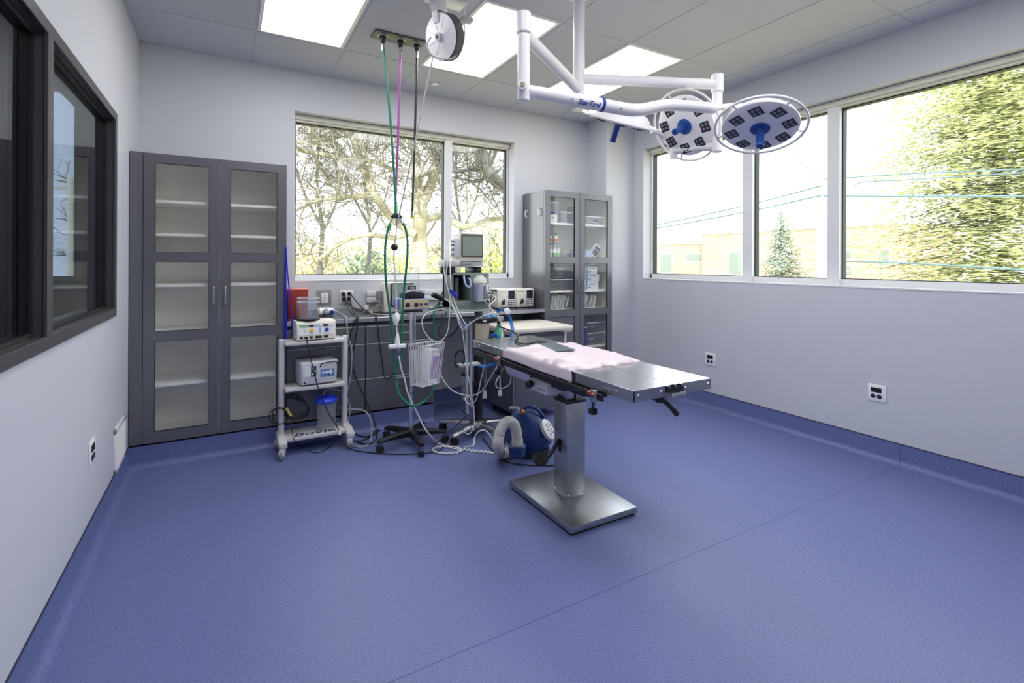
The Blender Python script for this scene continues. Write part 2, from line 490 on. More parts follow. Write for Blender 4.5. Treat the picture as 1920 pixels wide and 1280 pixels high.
# ------------------------------------------------------------------ ceiling lights
m_diff = emitter('led panel diffuser', (252, 252, 255), 6.6)
lab = ['led panel light over the empty glazed cabinet', 'led panel light behind the cord reel', 'led panel light behind the surgical lamp arms']
lab += ['unseen led panel light added in a rear row, left of the camera', 'unseen led panel light added in a rear row, above the camera', 'unseen led panel light added in a rear row, by the long window']  # unseen rear row, added to brighten and even out the room
for k, l, yr in zip((1, 3, 5)*2, lab, (LYc,)*3+(LYc-2.44,)*3):
    x0, y1 = LX+k*.61, yr
    t = thing('ceiling_light', 'bright square-edged '+l, 'ceiling light', (x0+.305, y1-.61, H), 0, 'led panels in the ceiling')
    f = MB(); i = .022
    f.box(x0+.011, x0+.61-.011, y1-.011-i, y1-.011, H-.002, H+.012).box(x0+.011, x0+.599, y1-1.209, y1-1.209+i, H-.002, H+.012)
    f.box(x0+.011, x0+.011+i, y1-1.209+i, y1-.011-i, H-.002, H+.012).box(x0+.599-i, x0+.599, y1-1.209+i, y1-.011-i, H-.002, H+.012)
    f.obj('frame', m_white, t)
    MB().box(x0+.033, x0+.577, y1-1.187, y1-.033, H+.001, H+.009).obj('diffuser', m_diff, t)

# ------------------------------------------------------------------ outlets, vent, sprinkler
def outlet(loc, rz, label):
    """modern white plate with a dark display and two round sockets; local -y faces the room"""
    t = thing('wall_outlet', label, 'outlet', loc, rz, 'white outlets with dark displays')
    b = MB(RM[t.name]); b.box(-.059, .059, -.007, 0, -.061, .061, bev=.0025)
    b.obj('cover_plate', m_white, t)
    MB(RM[t.name]).box(-.038, .030, -.009, -.006, .004, .038).obj('display', m_black, t)
    for x in (-.024, .016):
        q = MB(RM[t.name]); q.cyl((x, -.005, -.025), (x, -.0085, -.025), .0155, n=18)
        s = q.obj('socket', m_black, t)
        MB(RM[t.name]).box(x-.004, x-.001, -.0095, -.008, -.024, -.017).box(x+.002, x+.005, -.0095, -.008, -.024, -.017).obj('contact', m_chrome, s)
    return t
outlet((W, -1.407, .485), -PI/2, 'white two-socket outlet on the right wall, beyond the end of the steel table')
outlet((W, -2.848, .482), -PI/2, 'white two-socket outlet on the right wall, the one nearer the camera')
outlet((0, -1.496, .483), PI/2, 'white two-socket outlet on the left wall beside the louvred vent')

t = thing('wall_vent', 'white louvred return-air grille low on the left wall by the cabinet', 'vent', (0, -.77, .16))
b = MB(); y0, y1, z0, z1 = -.945, -.590, .158, .424
b.box(0, .012, y0, y1, z0, z0+.03, bev=.003).box(0, .012, y0, y1, z1-.03, z1, bev=.003).box(0, .012, y0, y0+.03, z0, z1, bev=.003).box(0, .012, y1-.03, y1, z0, z1, bev=.003)
b.obj('frame', m_white, t)
b = MB()
for i in range(11):
    z = z0+.036+i*.0182
    b.prism([(.003, z+.009), (.005, z+.009), (.011, z), (.008, z)], y1-y0-.06, Matrix(((1, 0, 0, 0), (0, 0, 1, y0+.03), (0, 1, 0, 0), (0, 0, 0, 1))))
b.obj('louvres', m_white, t)
MB().box(.0, .0012, y0+.03, y1-.03, z0+.03, z1-.03).obj('backing', m_frame, t)

p = P(815, 157, z=H)
t = thing('ceiling_sprinkler', 'small round sprinkler cover flush in the ceiling above the back window', 'sprinkler', (p.x, p.y, H))
MB().lathe([(0, -.012), (.028, -.012), (.04, -.008), (.042, 0), (0, 0)], at(p)).obj('cover', m_white, t)
MB().lathe([(.042, -.002), (.047, -.002), (.047, .001), (.042, .001)], at(p)).obj('gap_ring', m_grey, t)
p = P(1084, 206, z=H-.02)
tag(MB().box(p.x-.06, p.x+.06, p.y-.035, p.y+.035, H-.034, H, bev=.004).obj('ceiling_sensor', m_white), 'small white box sensor on the ceiling behind the lamp spring arm', 'sensor')

# trunking and sockets on the back wall
tag(MB().box(1.70, 3.38, -.03, 0, 1.108, 1.158, bev=.003).box(1.70, 3.38, -.03, 0, 1.052, 1.104, bev=.003).obj('cable_trunking', m_winframe), 'long white double cable trunking under the back window', 'trunking')
t = thing('wall_socket', 'white receptacle on a square grey steel plate beside the red bin', 'outlet', (1.335, 0, 1.05))
MB().box(1.268, 1.392, -.006, 0, 1.040, 1.176, bev=.002).obj('backplate', mat('dull grey steel plate', (160, 158, 156), .4, metal=.4), t)
MB().box(1.303, 1.365, -.012, -.004, 1.058, 1.150, bev=.002).obj('receptacle', m_white, t)
b = MB()
for z in (1.128, 1.104, 1.080): b.cyl((1.334, -.0115, z), (1.334, -.0135, z), .006, n=12)
b.obj('jack', m_grey, t)
t = thing('plugged_outlet', 'white wall outlet with four black plugs above the worktop', 'outlet', (1.52, 0, 1.05))
MB().box(1.463, 1.580, -.007, 0, 1.048, 1.170, bev=.002).obj('cover_plate', m_white, t)
for x, z in ((1.495, 1.135), (1.548, 1.137), (1.500, 1.087), (1.545, 1.090)):
    b = MB(); b.cyl((x, -.006, z), (x-.004, -.04, z), .019, .014, n=14, bev=.003); b.obj('plug', m_black, t)
# ================================================================== FITTED CABINETS
def d_handle(b, x, y, z0, z1, r=.0055, out=.032, axis='z'):
    if axis == 'z': pts = [(x, y, z0), (x, y-out*.7, z0+.002), (x, y-out, z0+.014), (x, y-out, z1-.014), (x, y-out*.7, z1-.002), (x, y, z1)]
    else: pts = [(z0, y, x), (z0+.002, y-out*.7, x), (z0+.014, y-out, x), (z1-.014, y-out, x), (z1-.002, y-out*.7, x), (z1, y, x)]
    b.tube(pts, r, n=8, k=4)

def glazed_door(par, x0, x1, z0, z1, cells, hx, solid=()):
    y0, y1 = FR, FR+.02
    s = .064
    b = MB()
    b.box(x0, x0+s, y0, y1, z0, z1).box(x1-s, x1, y0, y1, z0, z1)
    zs = [z0]+[q for c in cells for q in c]+[z1]
    for i in range(0, len(zs), 2): b.box(x0+s, x1-s, y0, y1, zs[i], zs[i+1])
    d = b.obj('door', m_dark, par)
    g = MB()
    for i, c in enumerate(cells):
        if i in solid: continue
        g.box(x0+s-.004, x1-s+.004, y0+.009, y0+.013, c[0]-.004, c[1]+.004)
    g.obj('glass_pane', m_cabglass, d)
    e = MB()
    for i, c in enumerate(cells):
        a0, a1, c0, c1 = x0+s, x1-s, c[0], c[1]
        for q in ((a0, a0+.003, c0, c1), (a1-.003, a1, c0, c1), (a0, a1, c0, c0+.003), (a0, a1, c1-.003, c1)):
            e.box(q[0], q[1], y0+.002, y1, q[2], q[3])
    e.obj('glazing_bead', m_dark2, d)
    if solid:
        q = MB()
        for i in solid: q.box(x0+s, x1-s, y0+.007, y0+.013, cells[i][0], cells[i][1])
        q.obj('solid_panel', m_dark, d)
    h = MB(); d_handle(h, hx, y0, 1.108, 1.240); h.obj('handle', m_steel2, d)
    return d

CELLS = [(.239, .866), (.934, 1.422), (1.485, 2.109)]
def tall_cabinet(name, label, x0, x1, mid, shelves, solidL=()):
    t = thing(name, label, 'cabinet', ((x0+x1)/2, FR/2, .15))
    z0, z1 = .165, 2.172
    yb = -.004; yf = FR+.022; k = .018
    b = MB().box(x0, x0+k, yf, yb, z0, z1).box(x1-k, x1, yf, yb, z0, z1).box(x0+k, x1-k, yf, yb, z1-k, z1).box(x0+k, x1-k, yf, yb, z0, z0+k)
    b.obj('carcass', m_dark, t)
    q = MB().box(x0+k, x1-k, yb-.012, yb, z0+k, z1-k).box(x0+k, x0+k+.003, yf, yb-.012, z0+k, z1-k).box(x1-k-.003, x1-k, yf, yb-.012, z0+k, z1-k)
    q.box(x0+k, x1-k, yf, yb-.012, z1-k-.003, z1-k).box(x0+k+.003, x1-k-.003, yf, yb-.012, z0+k, z0+k+.003)
    q.obj('white_lining', m_shelf, t)
    for z in shelves:
        MB().box(x0+k+.004, x1-k-.004, yf+.012, yb-.014, z-.020, z, bev=.001, seg=1).obj('shelf', m_shelf, t)
    glazed_door(t, x0+.001, mid-.0025, z0, z1, CELLS, mid-.0025-.034, solidL)
    glazed_door(t, mid+.0025, x1-.001, z0, z1, CELLS, mid+.0025+.034)
    return t
t = tall_cabinet('glazed_cabinet', 'tall empty charcoal cabinet with two glazed doors by the left wall', .080, .981, .533, [1.855, 1.622, 1.262, .930, .560])
MB().box(.004, .078, FR+.004, -.004, .165, 2.174).obj('filler_panel', m_dark, t)
for z in (1.13, .62, 1.95):
    for x in (.100, .957): MB().box(x, x+.004, FR+.026, FR+.075, z-.025, z+.025).obj('hinge', m_ltgrey, t)
t2 = tall_cabinet('supply_cabinet', 'tall charcoal cabinet with two glazed doors full of medical supplies beside the corner', 3.390, 4.289, 3.840, [1.845, 1.470, 1.134, .935, .525], (0,))
for y in (-.100, -.350):
    MB().tube([(3.391, y, 1.985), (3.372, y, 1.985), (3.366, y, 1.972), (3.366, y, 1.93), (3.372, y, 1.918), (3.391, y, 1.915)], .006, k=4).obj('coat_hook', m_white, t2)

def drawer_unit(label, x0, x1, rows):
    t = thing('base_cabinet', label, 'cabinet', ((x0+x1)/2, FR/2, .15), 0, 'charcoal drawer units under the worktop')
    MB().box(x0, x1, FR+.022, -.004, .165, .900).obj('carcass', m_dark, t)
    MB().box(x0, x1, FR+.012, -.006, .900, .921).obj('top_rail', m_dark2, t)
    for z0, z1, hz in rows:
        b = MB().box(x0+.002, x1-.002, FR, FR+.02, z0, z1, bev=.0015, seg=1)
        d = b.obj('drawer', m_dark, t)
        e = MB().box(x0+.002, x1-.002, FR-.0012, FR+.018, z1-.0045, z1+.0010); e.obj('edge_strip', m_ltgrey, d)
        xm = (x0+x1)/2
        h = MB(); d_handle(h, hz, FR, xm-.062, xm+.062, axis='x'); h.obj('handle', m_steel2, d)
rows = [(.168, .446, .432), (.452, .738, .720), (.744, .884, .816)]
drawer_unit('charcoal three-drawer unit under the worktop, behind the white trolley', .985, 1.588, rows)
drawer_unit('charcoal three-drawer unit under the worktop, next to the knee space', 1.594, 2.203, rows)
b = MB().box(2.205, 3.388, -.03, -.004, .86, .921)
tag(b.obj('support_rail', m_dark), 'charcoal rail carrying the worktop over the knee space', 'rail')

t = thing('steel_worktop', 'long stainless steel worktop running under the back window', 'worktop', (2.19, -.22, .922))
MB().box(.985, 3.387, FR-.012, -.002, .922, .958, bev=.002, seg=1).obj('top', m_steel, t)
MB().box(.985, 1.72, -.012, -.002, .956, 1.00, bev=.002, seg=1).obj('upstand', m_steel, t)

# blue straps on the cabinet side
t = thing('blue_strap', 'blue cord loops hanging on the side of the empty glazed cabinet', 'strap', (1.0, -.462, .80))
MB().cyl((.972, -.441, 1.535), (.972, -.462, 1.535), .005).obj('hook', m_blue, t)
b = MB()
b.tube([(.974, -.456, 1.535), (.969, -.458, 1.3), (.967, -.458, 1.0), (.969, -.460, .83), (.982, -.462, .80), (.978, -.464, .9), (.974, -.464, 1.3), (.975, -.457, 1.53)], .006, n=6)
b.tube([(.976, -.457, 1.54), (.985, -.47, 1.35), (1.005, -.475, 1.15), (1.018, -.473, 1.0), (1.022, -.472, .86)], .0055, n=6)
b.obj('loop', m_bluecord, t)
# ================================================================== OPERATING TABLE
def rot_pts(c, ang, pts):
    co, si = math.cos(ang), math.sin(ang)
    return [(c[0]+x*co-y*si, c[1]+x*si+y*co) for x, y in pts]

T = thing('operating_table', 'stainless steel veterinary operating table on a single square column', 'operating table', (2.363, -2.25, 0))
MB().box(2.130, 2.597, -2.580, -1.925, .012, .046, bev=.004).obj('base_plate', m_steel2, T)
MB().box(2.14, 2.587, -2.57, -1.935, 0, .014).obj('base_pad', m_rubber, T)
cx0, cx1, cy0, cy1 = 2.300, 2.434, -2.312, -2.182
c = MB().box(cx0, cx1, cy0, cy1, .045, .598, bev=.003).obj('column', m_steel2, T)
for (x, y, nx, ny) in [(cx0, -2.30, -1, 0), (cx0, -2.194, -1, 0), (2.312, cy0, 0, -1), (2.422, cy0, 0, -1)]:
    for z in (.062, .580):
        MB().lathe([(0, .004), (.0045, .003), (.0065, 0), (0, 0)], at((x, y, z), (nx, ny, 0)), 12).obj('bolt', m_chrome, c)
MB().box(cx0-.004, cx1+.004, cy0-.004, cy1+.004, .598, .615, bev=.002).obj('collar', m_black, T)
MB().box(cx0+.014, cx1-.014, cy0+.014, cy1-.014, .615, .70, bev=.002).obj('inner_column', m_steel2, T)
b = MB().box(2.27, 2.46, -2.50, -1.98, .690, .760, bev=.004).box(2.125, 2.200, -2.52, -1.75, .742, .816, bev=.003).box(2.50, 2.572, -2.52, -1.75, .742, .816, bev=.003).box(2.2, 2.5, -2.48, -2.40, .745, .815).box(2.2, 2.5, -2.08, -2.0, .745, .815)
b.obj('carriage', m_blackmetal, T)
# two-part top with folded skirts
zt = .872
for x0, x1 in ((2.100, 2.3465), (2.3515, 2.598)):
    b = MB().box(x0, x1, -3.066, -1.452, zt-.003, zt, bev=.0012, seg=1)
    xs = x0 if x0 < 2.2 else x1
    b.box(min(xs, xs+(.003 if x0 < 2.2 else -.003)), max(xs, xs+(.003 if x0 < 2.2 else -.003)), -3.066, -1.452, zt-.052, zt-.001)
    b.box(x0, x1, -3.066, -3.063, zt-.050, zt-.001).box(x0, x1, -1.455, -1.452, zt-.050, zt-.001)
    b.box(2.343 if x0 < 2.2 else 2.352, 2.346 if x0 < 2.2 else 2.355, -3.06, -1.455, zt-.03, zt-.001)
    b.obj('top_panel', m_steel, T)
MB().box(2.20, 2.5, -2.95, -1.55, .815, .842).obj('subframe', m_blackmetal, T)
for p, n in [((2.100, -2.955, .846), (-1, 0, 0)), ((2.125, -3.066, .848), (0, -1, 0)), ((2.262, -3.066, .848), (0, -1, 0)), ((2.420, -3.066, .848), (0, -1, 0)), ((2.575, -3.066, .848), (0, -1, 0)), ((2.100, -1.56, .846), (-1, 0, 0))]:
    MB().lathe([(0, .005), (.004, .0045), (.007, .001), (.007, 0), (0, 0)], at(p, n), 14).obj('bolt', m_chrome, T)
# drain notch plate and pull at the foot end
b = MB().prism([(2.292, .866), (2.318, .874), (2.380, .874), (2.402, .866), (2.402, .842), (2.292, .842)], .003, Matrix(((1, 0, 0, 0), (0, 0, 1, -3.0705), (0, 1, 0, 0), (0, 0, 0, 1))))
b.obj('drain_notch', m_dark2, T)
b = MB().box(2.300, 2.396, -3.092, -3.064, .806, .810).box(2.300, 2.396, -3.094, -3.090, .806, .842, bev=.001).box(2.298, 2.302, -3.094, -3.064, .806, .842).box(2.394, 2.398, -3.094, -3.064, .806, .842)
b.obj('drain_lip', m_steel, T)
for x in (2.305, 2.348, 2.390):
    MB().cyl((x, -3.066, .868), (x, -3.076, .868), .008, n=12).obj('latch', m_chrome, T)
# side rails
for x0, x1 in ((2.070, 2.082), (2.616, 2.628)):
    MB().box(x0, x1, -2.890, -1.500, .786, .818, bev=.002).obj('accessory_rail', m_blackmetal, T)
b = MB()
for y in (-1.6, -2.1, -2.6, -2.84):
    b.box(2.080, 2.135, y-.012, y+.012, .792, .812).box(2.57, 2.618, y-.012, y+.012, .792, .812)
b.obj('rail_bracket', m_blackmetal, T)
# control box and instrument tray below
k = MB().box(2.100, 2.215, -2.400, -2.215, .695, .760, bev=.003).obj('control_box', m_ltgrey, T)
q = MB().lathe([(0, 0), (.012, 0), (.012, .015), (.024, .018), (.024, .036), (.018, .042), (0, .042)], at((2.100, -2.255, .733), (-1, 0, 0))); q.obj('knob', m_black, k)
MB().box(2.0992, 2.1005, -2.375, -2.30, .71, .722).obj('legend', m_grey, k)
b = MB()
ty0, ty1 = -2.185, -1.885
b.prism([(2.11, .782), (2.30, .782), (2.285, .712), (2.135, .712)], ty1-ty0, Matrix(((1, 0, 0, 0), (0, 0, 1, ty0), (0, 1, 0, 0), (0, 0, 0, 1))), bev=.006)
b.obj('drip_tray', mat('frosted white plastic', (206, 209, 222), .45), T)
# cable loop under the carriage
MB().tube([(2.16, -2.42, .70), (2.19, -2.45, .668), (2.25, -2.44, .66), (2.29, -2.40, .675), (2.31, -2.36, .70)], .006).obj('control_cable', m_blackcord, T)
# tilt lever under the foot end
L = MB().cyl((2.345, -2.98, .770), (2.345, -2.98, .82), .022, .026, bev=.004).obj('lever_pivot', m_black, T)
MB().tube([(2.350, -2.985, .785), (2.375, -2.995, .765), (2.405, -3.005, .735), (2.428, -3.01, .708)], .010, rf=lambda t: .012-.001*t+.003*(t > .7)).obj('lever', m_black, T)
MB().tube([(2.335, -2.98, .782), (2.29, -2.965, .792), (2.25, -2.955, .802)], .005).obj('lever_rod', m_black, T)
# foot lever in the column slot, with ribbed pedal
MB().box(cx0-.0015, cx0+.002, -2.256, -2.224, .300, .375).obj('pedal_slot', m_dark2, T)
pc = P(1013, 860, y=-2.235)
b = MB().tube([(2.305, -2.238, .362), (2.285, -2.238, .360), P(1040, 838, y=-2.238), P(1028, 856, y=-2.238), pc+V((.02, 0, .01))], .012, n=10)
b.obj('pedal_arm', m_black, T)
M = at(pc, (-.15, -.45, .85))
p = MB().lathe([(0, .010), (.04, .012), (.046, .008), (.048, 0), (0, -.004)], M, 28).obj('foot_pedal', m_rubber, T)
r = MB()
for q in (.012, .022, .032):
    r.lathe([(q-.003, .0105), (q-.0015, .0155), (q+.0015, .0155), (q+.003, .0105)], M, 24)
r.obj('pedal_ridge', mat('worn rubber', (64, 58, 60), .6), p)

def rail_clamp(y, label, hook):
    t = thing('rail_clamp', label, 'clamp', (2.062, y, .80), 0, 'clamps on the table rail')
    m_cop = mat('copper plated metal', (158, 92, 84), .3, metal=1)
    MB().box(2.052, 2.0695, y-.022, y+.016, .776, .832, bev=.003).obj('body', m_steel2, t)
    MB().ell((2.045, y-.014, .812), .010, .012, .012).obj('knob', m_cop, t)
    MB().ell((2.045, y+.012, .816), .011, .012, .012).obj('knob', m_cop, t)
    b = MB(); b.cyl((2.060, y, .776), (2.060, y, .742), .007)
    for i in range(5):
        a = i*2*PI/5
        b.cyl((2.060+.014*math.cos(a), y+.014*math.sin(a), .722), (2.060+.014*math.cos(a), y+.014*math.sin(a), .742), .008, n=10)
    b.cyl((2.060, y, .718), (2.060, y, .744), .015)
    b.obj('thumbscrew', m_black, t)
rail_clamp(-1.905, 'steel rail clamp with copper knobs near the head of the table', 1)
rail_clamp(-2.840, 'steel rail clamp with copper knobs at the foot end of the rail', 0)

# ------------------------------------------------------------------ soft white drape on the table
def drape():
    N, Mn = 70, 90
    # plan outline: a slightly skewed rectangle
    A, B_, Cc, D = V((2.040, -1.925)), V((2.028, -2.640)), V((2.590, -2.615)), V((2.600, -1.960))
    bm = bmesh.new(); top = []; bot = []
    for i in range(N+1):
        u = i/N; rt = []; rb = []
        for j in range(Mn+1):
            v = j/Mn
            p = A*(1-u)*(1-v)+B_*(1-u)*v+Cc*u*v+D*u*(1-v)
            e = min(u, 1-u, v*1.3, (1-v)*1.3)
            wob = .008*NZ.noise(V((u*3, v*7, 3)))*(1-min(1, e*6))
            p = p+V((wob*(1 if u < .5 else -1), wob*1.2))
            if v > .9: p.y += .02*NZ.noise(V((u*9, 5, 1)))*(v-.9)*10
            body = min(1, e/.085); body = body*(2-body)
            z = zt+.004+body*(.018+.011*math.sin(PI*u)*math.sin(PI*min(1, v*1.2)))
            z += body*(.008*NZ.noise(V((p.x*5, p.y*4, 1)))+.003*NZ.noise(V((p.x*24, p.y*32, 5)))+.0022*abs(NZ.noise(V((p.x*60, p.y*34, 9)))))
            # long creases running across, bunched at the left front corner
            k = math.exp(-((u-.12)**2/.03+(v-.80)**2/.03))
            z += .016*k*math.sin((p.y*60+p.x*48)+4*NZ.noise(V((p.x*9, p.y*9, 2))))*body
            z += .005*math.sin(p.x*38+p.y*14+5*NZ.noise(V((p.x*5, p.y*5, 8))))*body
            kp = min(1, max(0, 2.2-2.2*max(abs((p.x-2.31)-(p.y+2.17)*.24)/.10, abs(p.y+2.17)/.20)))
            z = z*(1-kp)+.9135*kp
            if p.x < 2.096:                       # hangs over the near edge of the table
                q_ = 2.096-p.x; p = V((2.0935-min(q_, .02)*.2-.004*NZ.noise(V((p.y*14, q_*20, 3)))-.003, p.y))
                z = zt+.010-q_*.92
                rt.append(bm.verts.new((p.x-.003, p.y, z))); rb.append(bm.verts.new((p.x, p.y, z-.001)))
            else:
                rt.append(bm.verts.new((p.x, p.y, z))); rb.append(bm.verts.new((p.x, p.y, max(min(z-.004, zt+.0015), z-.006))))
        top.append(rt); bot.append(rb)
    for i in range(N):
        for j in range(Mn):
            bm.faces.new([top[i][j], top[i+1][j], top[i+1][j+1], top[i][j+1]])
            bm.faces.new([bot[i][j], bot[i][j+1], bot[i+1][j+1], bot[i+1][j]])
    for i in range(N):
        bm.faces.new([top[i][0], bot[i][0], bot[i+1][0], top[i+1][0]]); bm.faces.new([top[i][Mn], top[i+1][Mn], bot[i+1][Mn], bot[i][Mn]])
    for j in range(Mn):
        bm.faces.new([top[0][j], top[0][j+1], bot[0][j+1], bot[0][j]]); bm.faces.new([top[N][j], bot[N][j], bot[N][j+1], top[N][j+1]])
    bmesh.ops.recalc_face_normals(bm, faces=bm.faces[:])
    b = MB(); b._in(bm)
    return b.obj('warming_blanket', mat('pinkish white plastic film', (238, 222, 228), .38, var=.05, scale=7, coat=.2), None, 80)
tag(drape(), 'crumpled pale pink-white warming blanket spread over the operating table', 'blanket')
pl = thing('return_plate', 'flat grey rectangular return plate lying on the pale blanket', 'plate', (2.305, -2.17, .93))
MB().prism([(2.290, -2.02), (2.222, -2.315), (2.350, -2.330), (2.395, -2.045)], .004, Matrix.Translation((0, 0, .9138)) , bev=.002).obj('plate', mat('anodised grey plate', (112, 122, 132), .35, metal=.3), pl)
MB().box(2.295, 2.345, -2.03, -1.985, .914, .924, bev=.003).obj('connector', m_black, pl)
# ================================================================== SURGICAL LIGHT
def PD(u, v, d): return P(u, v, d=d)
LAMP = P(1085, -12, z=H)
S = thing('surgical_light', 'white ceiling-hung surgical light with three round heads on jointed arms', 'surgical light', tuple(LAMP))
zc = PD(1085, 150, 3.05)
px, py = zc.x, zc.y
zlow = PD(1082, 186, 3.05).z
MB().lathe([(0, H), (.08, H), (.08, H-.010), (.05, H-.014), (0, H-.014)], Matrix.Translation((px, py, 0))).obj('ceiling_flange', m_white, S)
b = MB().cyl((px, py, zlow), (px, py, H-.02), .0355, bev=.006)
b.obj('ceiling_tube', m_white, S)
def screw(p, d, par, r=.005):
    MB().cyl(p, V(p)+V(d)*.003, r, n=10).obj('screw', m_grey, par)
cam = lambda p: (CAM-V(p)).normalized()*V((1, 1, 0))
za = PD(1100, 148, 3.05).z
# right arm and drop tube
e = P(1345, 158, z=za)
ax = V((e.x-px, e.y-py, 0)).normalized()
A1 = MB().cyl((px, py, za), (e.x, e.y, za), .032, .031).obj('swing_arm', m_white, S)
zb = PD(1345, 286, (e-CAM).dot(ray(960, CY)))
dR = (e.x-CAM.x)/ray(1345, 158).x
zb = P(1345, 286, d=dR).z
c = MB().cyl((e.x, e.y, za-.052), (e.x, e.y, za+.062), .037, bev=.005).obj('pivot_sleeve', m_white, S)
D1 = MB().cyl((e.x, e.y, zb), (e.x, e.y, za-.05), .031, bev=.006).obj('drop_tube', m_white, S)
# left arm towards the camera and its drop tube
zl = PD(985, 45, 2.27).z
l = P(982, 55, d=2.30); zl = l.z
A2 = MB().cyl((px, py, zlow+.06), (l.x, l.y, l.z-.02), .032, .030).obj('swing_arm', m_white, S)
l = V((l.x, l.y, l.z))
ztop, zmid, zbot = P(982, 24, d=2.30).z, P(982, 64, d=2.30).z, P(979, 190, d=2.30).z
MB().cyl((l.x, l.y, zmid), (l.x, l.y, ztop), .0345, bev=.005).obj('pivot_sleeve', m_white, S)
D2 = MB().cyl((l.x, l.y, zbot), (l.x, l.y, zmid), .0285, bev=.005).obj('drop_tube', m_white, S)
# spring arm
p0, p1, p2, p3, p4, p5 = P(980, 168, d=2.30), None, P(1163, 203, d=2.50), P(1200, 206, d=2.56), P(1255, 197, d=2.64), P(1338, 203, d=2.78)
p1 = p0.lerp(p2, .45)
pts = catmull([p0, p1, p2, p3, p4, p5], 8)
SA = MB().tube(pts, .036, n=18, raw=True, rf=lambda t: .026+.006*min(1, t*5)-.004*max(0, t-.5)).obj('spring_arm', m_white, S)
M = at(p0+V((-.02, -.03, 0)), cam(p0))
k = MB().lathe([(0, .034), (.007, .034), (.009, .030), (.020, .030), (.022, .026), (.022, 0), (0, 0)], M, 20).obj('hinge_cap', m_white, SA)
MB().lathe([(.006, .033), (.011, .033), (.011, .036), (.006, .036)], M, 16).obj('hinge_bolt', mat('brassy bolt', (150, 128, 88), .35, metal=1), k)
MB().lathe([(0, .0345), (.0035, .0345), (0, .036)], M, 12).obj('hinge_bolt', m_black, k)
q = P(997, 181, d=2.33); MB().ell(q, .020, .018, .020).obj('spring_knuckle', m_white, SA)
# lettering and blue band on the spring arm
d = (p2-p1).normalized(); q = p1+(p2-p1)*.33
toc = (CAM-q).normalized(); toc = (toc-d*toc.dot(d)).normalized(); up = toc.cross(d)
if up.z < 0: up = -up
z_ = d.cross(up)
if z_.dot(toc) < 0: z_ = -z_
M = Matrix.Translation(q) @ Matrix((d, up, z_)).transposed().to_4x4() @ Matrix.Rotation(R(8), 4, 'X')
text('StarTrol', .036, M, .0006, .0005, bend=.0362, italic=.25).obj('lettering', m_blue, SA)
q = p1+(p2-p1)*.62
MB().lathe([(.0322, -.008), (.0342, -.008), (.0342, .008), (.0322, .008)], at(q, d), 28).obj('blue_band', m_blue, SA)
for w_ in (.02, .95):
    q = p1+(p2-p1)*w_; screw(q+toc*.032, toc, SA)

def head(name, c, n, roll, fork_to, rad=.196, label=None):
    n = V(n).normalized()
    M = at(c, n, roll)
    h = MB(M).lathe([(0, .004), (.045, .006), (.10, .010), (.16, .006), (rad-.012, 0), (rad, -.006), (rad+.002, -.014), (rad-.010, -.040), (rad-.035, -.066), (rad-.09, -.082), (0, -.086)], None, 56).obj('lamp_head', m_white, S)
    rg = MB(M); R1 = rad+.037
    rg.tube([(R1*math.cos(i*PI/24), R1*math.sin(i*PI/24), -.012) for i in range(48)], .0075, n=8, closed=True, raw=True)
    for a in (20, 95, 165, 235, 310):
        ca, sa = math.cos(R(a)), math.sin(R(a))
        rg.cyl((ca*(rad-.01), sa*(rad-.01), -.014), (ca*R1, sa*R1, -.012), .0065, n=8)
    rg.obj('guard_ring', m_white, h)
    for i in range(8):
        a = R(22.5+45*i)
        L = Matrix.Rotation(a, 4, 'Z') @ Matrix.Translation((.143, 0, .0065)) @ Matrix.Rotation(R(18 if i % 2 else -18), 4, 'Z')
        w = MB(M @ L).box(-.032, .032, -.032, .032, 0, .003, bev=.001, seg=1).obj('led_window', mat('dark lens', (52, 54, 66), .12, var=.2, scale=60), h)
        bb = MB(M @ L)
        for xx in (-.013, .013):
            for yy in (-.013, .013): bb.lathe([(.0095, .003), (.008, .006), (.003, .0075), (0, .0078)], Matrix.Translation((xx, yy, 0)), 12)
        bb.obj('lens_dome', mat('lens dome', (126, 128, 142), .08, var=.15), w)
    f = MB(M).lathe([(0, .018), (.03, .018), (.048, .012), (.052, .006), (0, .006)], None, 28).obj('handle_flange', m_blue2, h)
    g = MB(M).lathe([(.024, .012), (.021, .025), (.020, .11), (.0215, .118), (.019, .125), (0, .125)], None, 24).obj('handle', m_blue2, h)
    # yoke from the back of the head to its joint
    if fork_to is not None:
        back = c-n*.075
        y = MB().tube([back, back-n*.05, (back-n*.06)*.5+V(fork_to)*.5-n*.02, V(fork_to)], .017, n=12)
        y.obj('yoke', m_white, S)
    return h
m_blue2 = mat('deep blue sterile handle', (16, 72, 150), .3, var=.03)
def cvec(x, y, z):                  # camera-frame direction -> world
    c_, s_ = math.cos(YAW), math.sin(YAW)
    return V((c_, -s_, 0))*x+V((0, 0, 1))*y-V((s_, c_, 0))*z
c3 = P(1425, 240, d=2.75)
head('near', c3, cvec(-.20, -.90, .40), R(30), p5)
j = P(1263, 297, d=3.38)
MB().cyl((j.x, j.y, j.z-.0), (j.x, j.y, j.z+.10), .026, bev=.004).obj('joint_cap', m_white, S)
MB().tube([V((e.x, e.y, zb+.035)), V((e.x, e.y, zb+.035))*.6+V((j.x, j.y, j.z+.05))*.4+V((0, 0, .01)), V((j.x, j.y, j.z+.05))], .028, n=14).obj('spring_arm', m_white, S)
c2 = P(1284, 237, d=3.22)
head('middle', c2, cvec(-.70, -.44, .52), R(10), j+V((0, 0, .07)))
c1 = P(1160, 229, d=3.10)
q = j+V((0, 0, .09))
head('far', c1, cvec(-.22, -.90, -.36), R(15), None)
MB().tube([P(1222, 246, d=3.34), P(1236, 250, d=3.36), P(1252, 262, d=3.38), q], .016, n=12).obj('yoke', m_white, S)

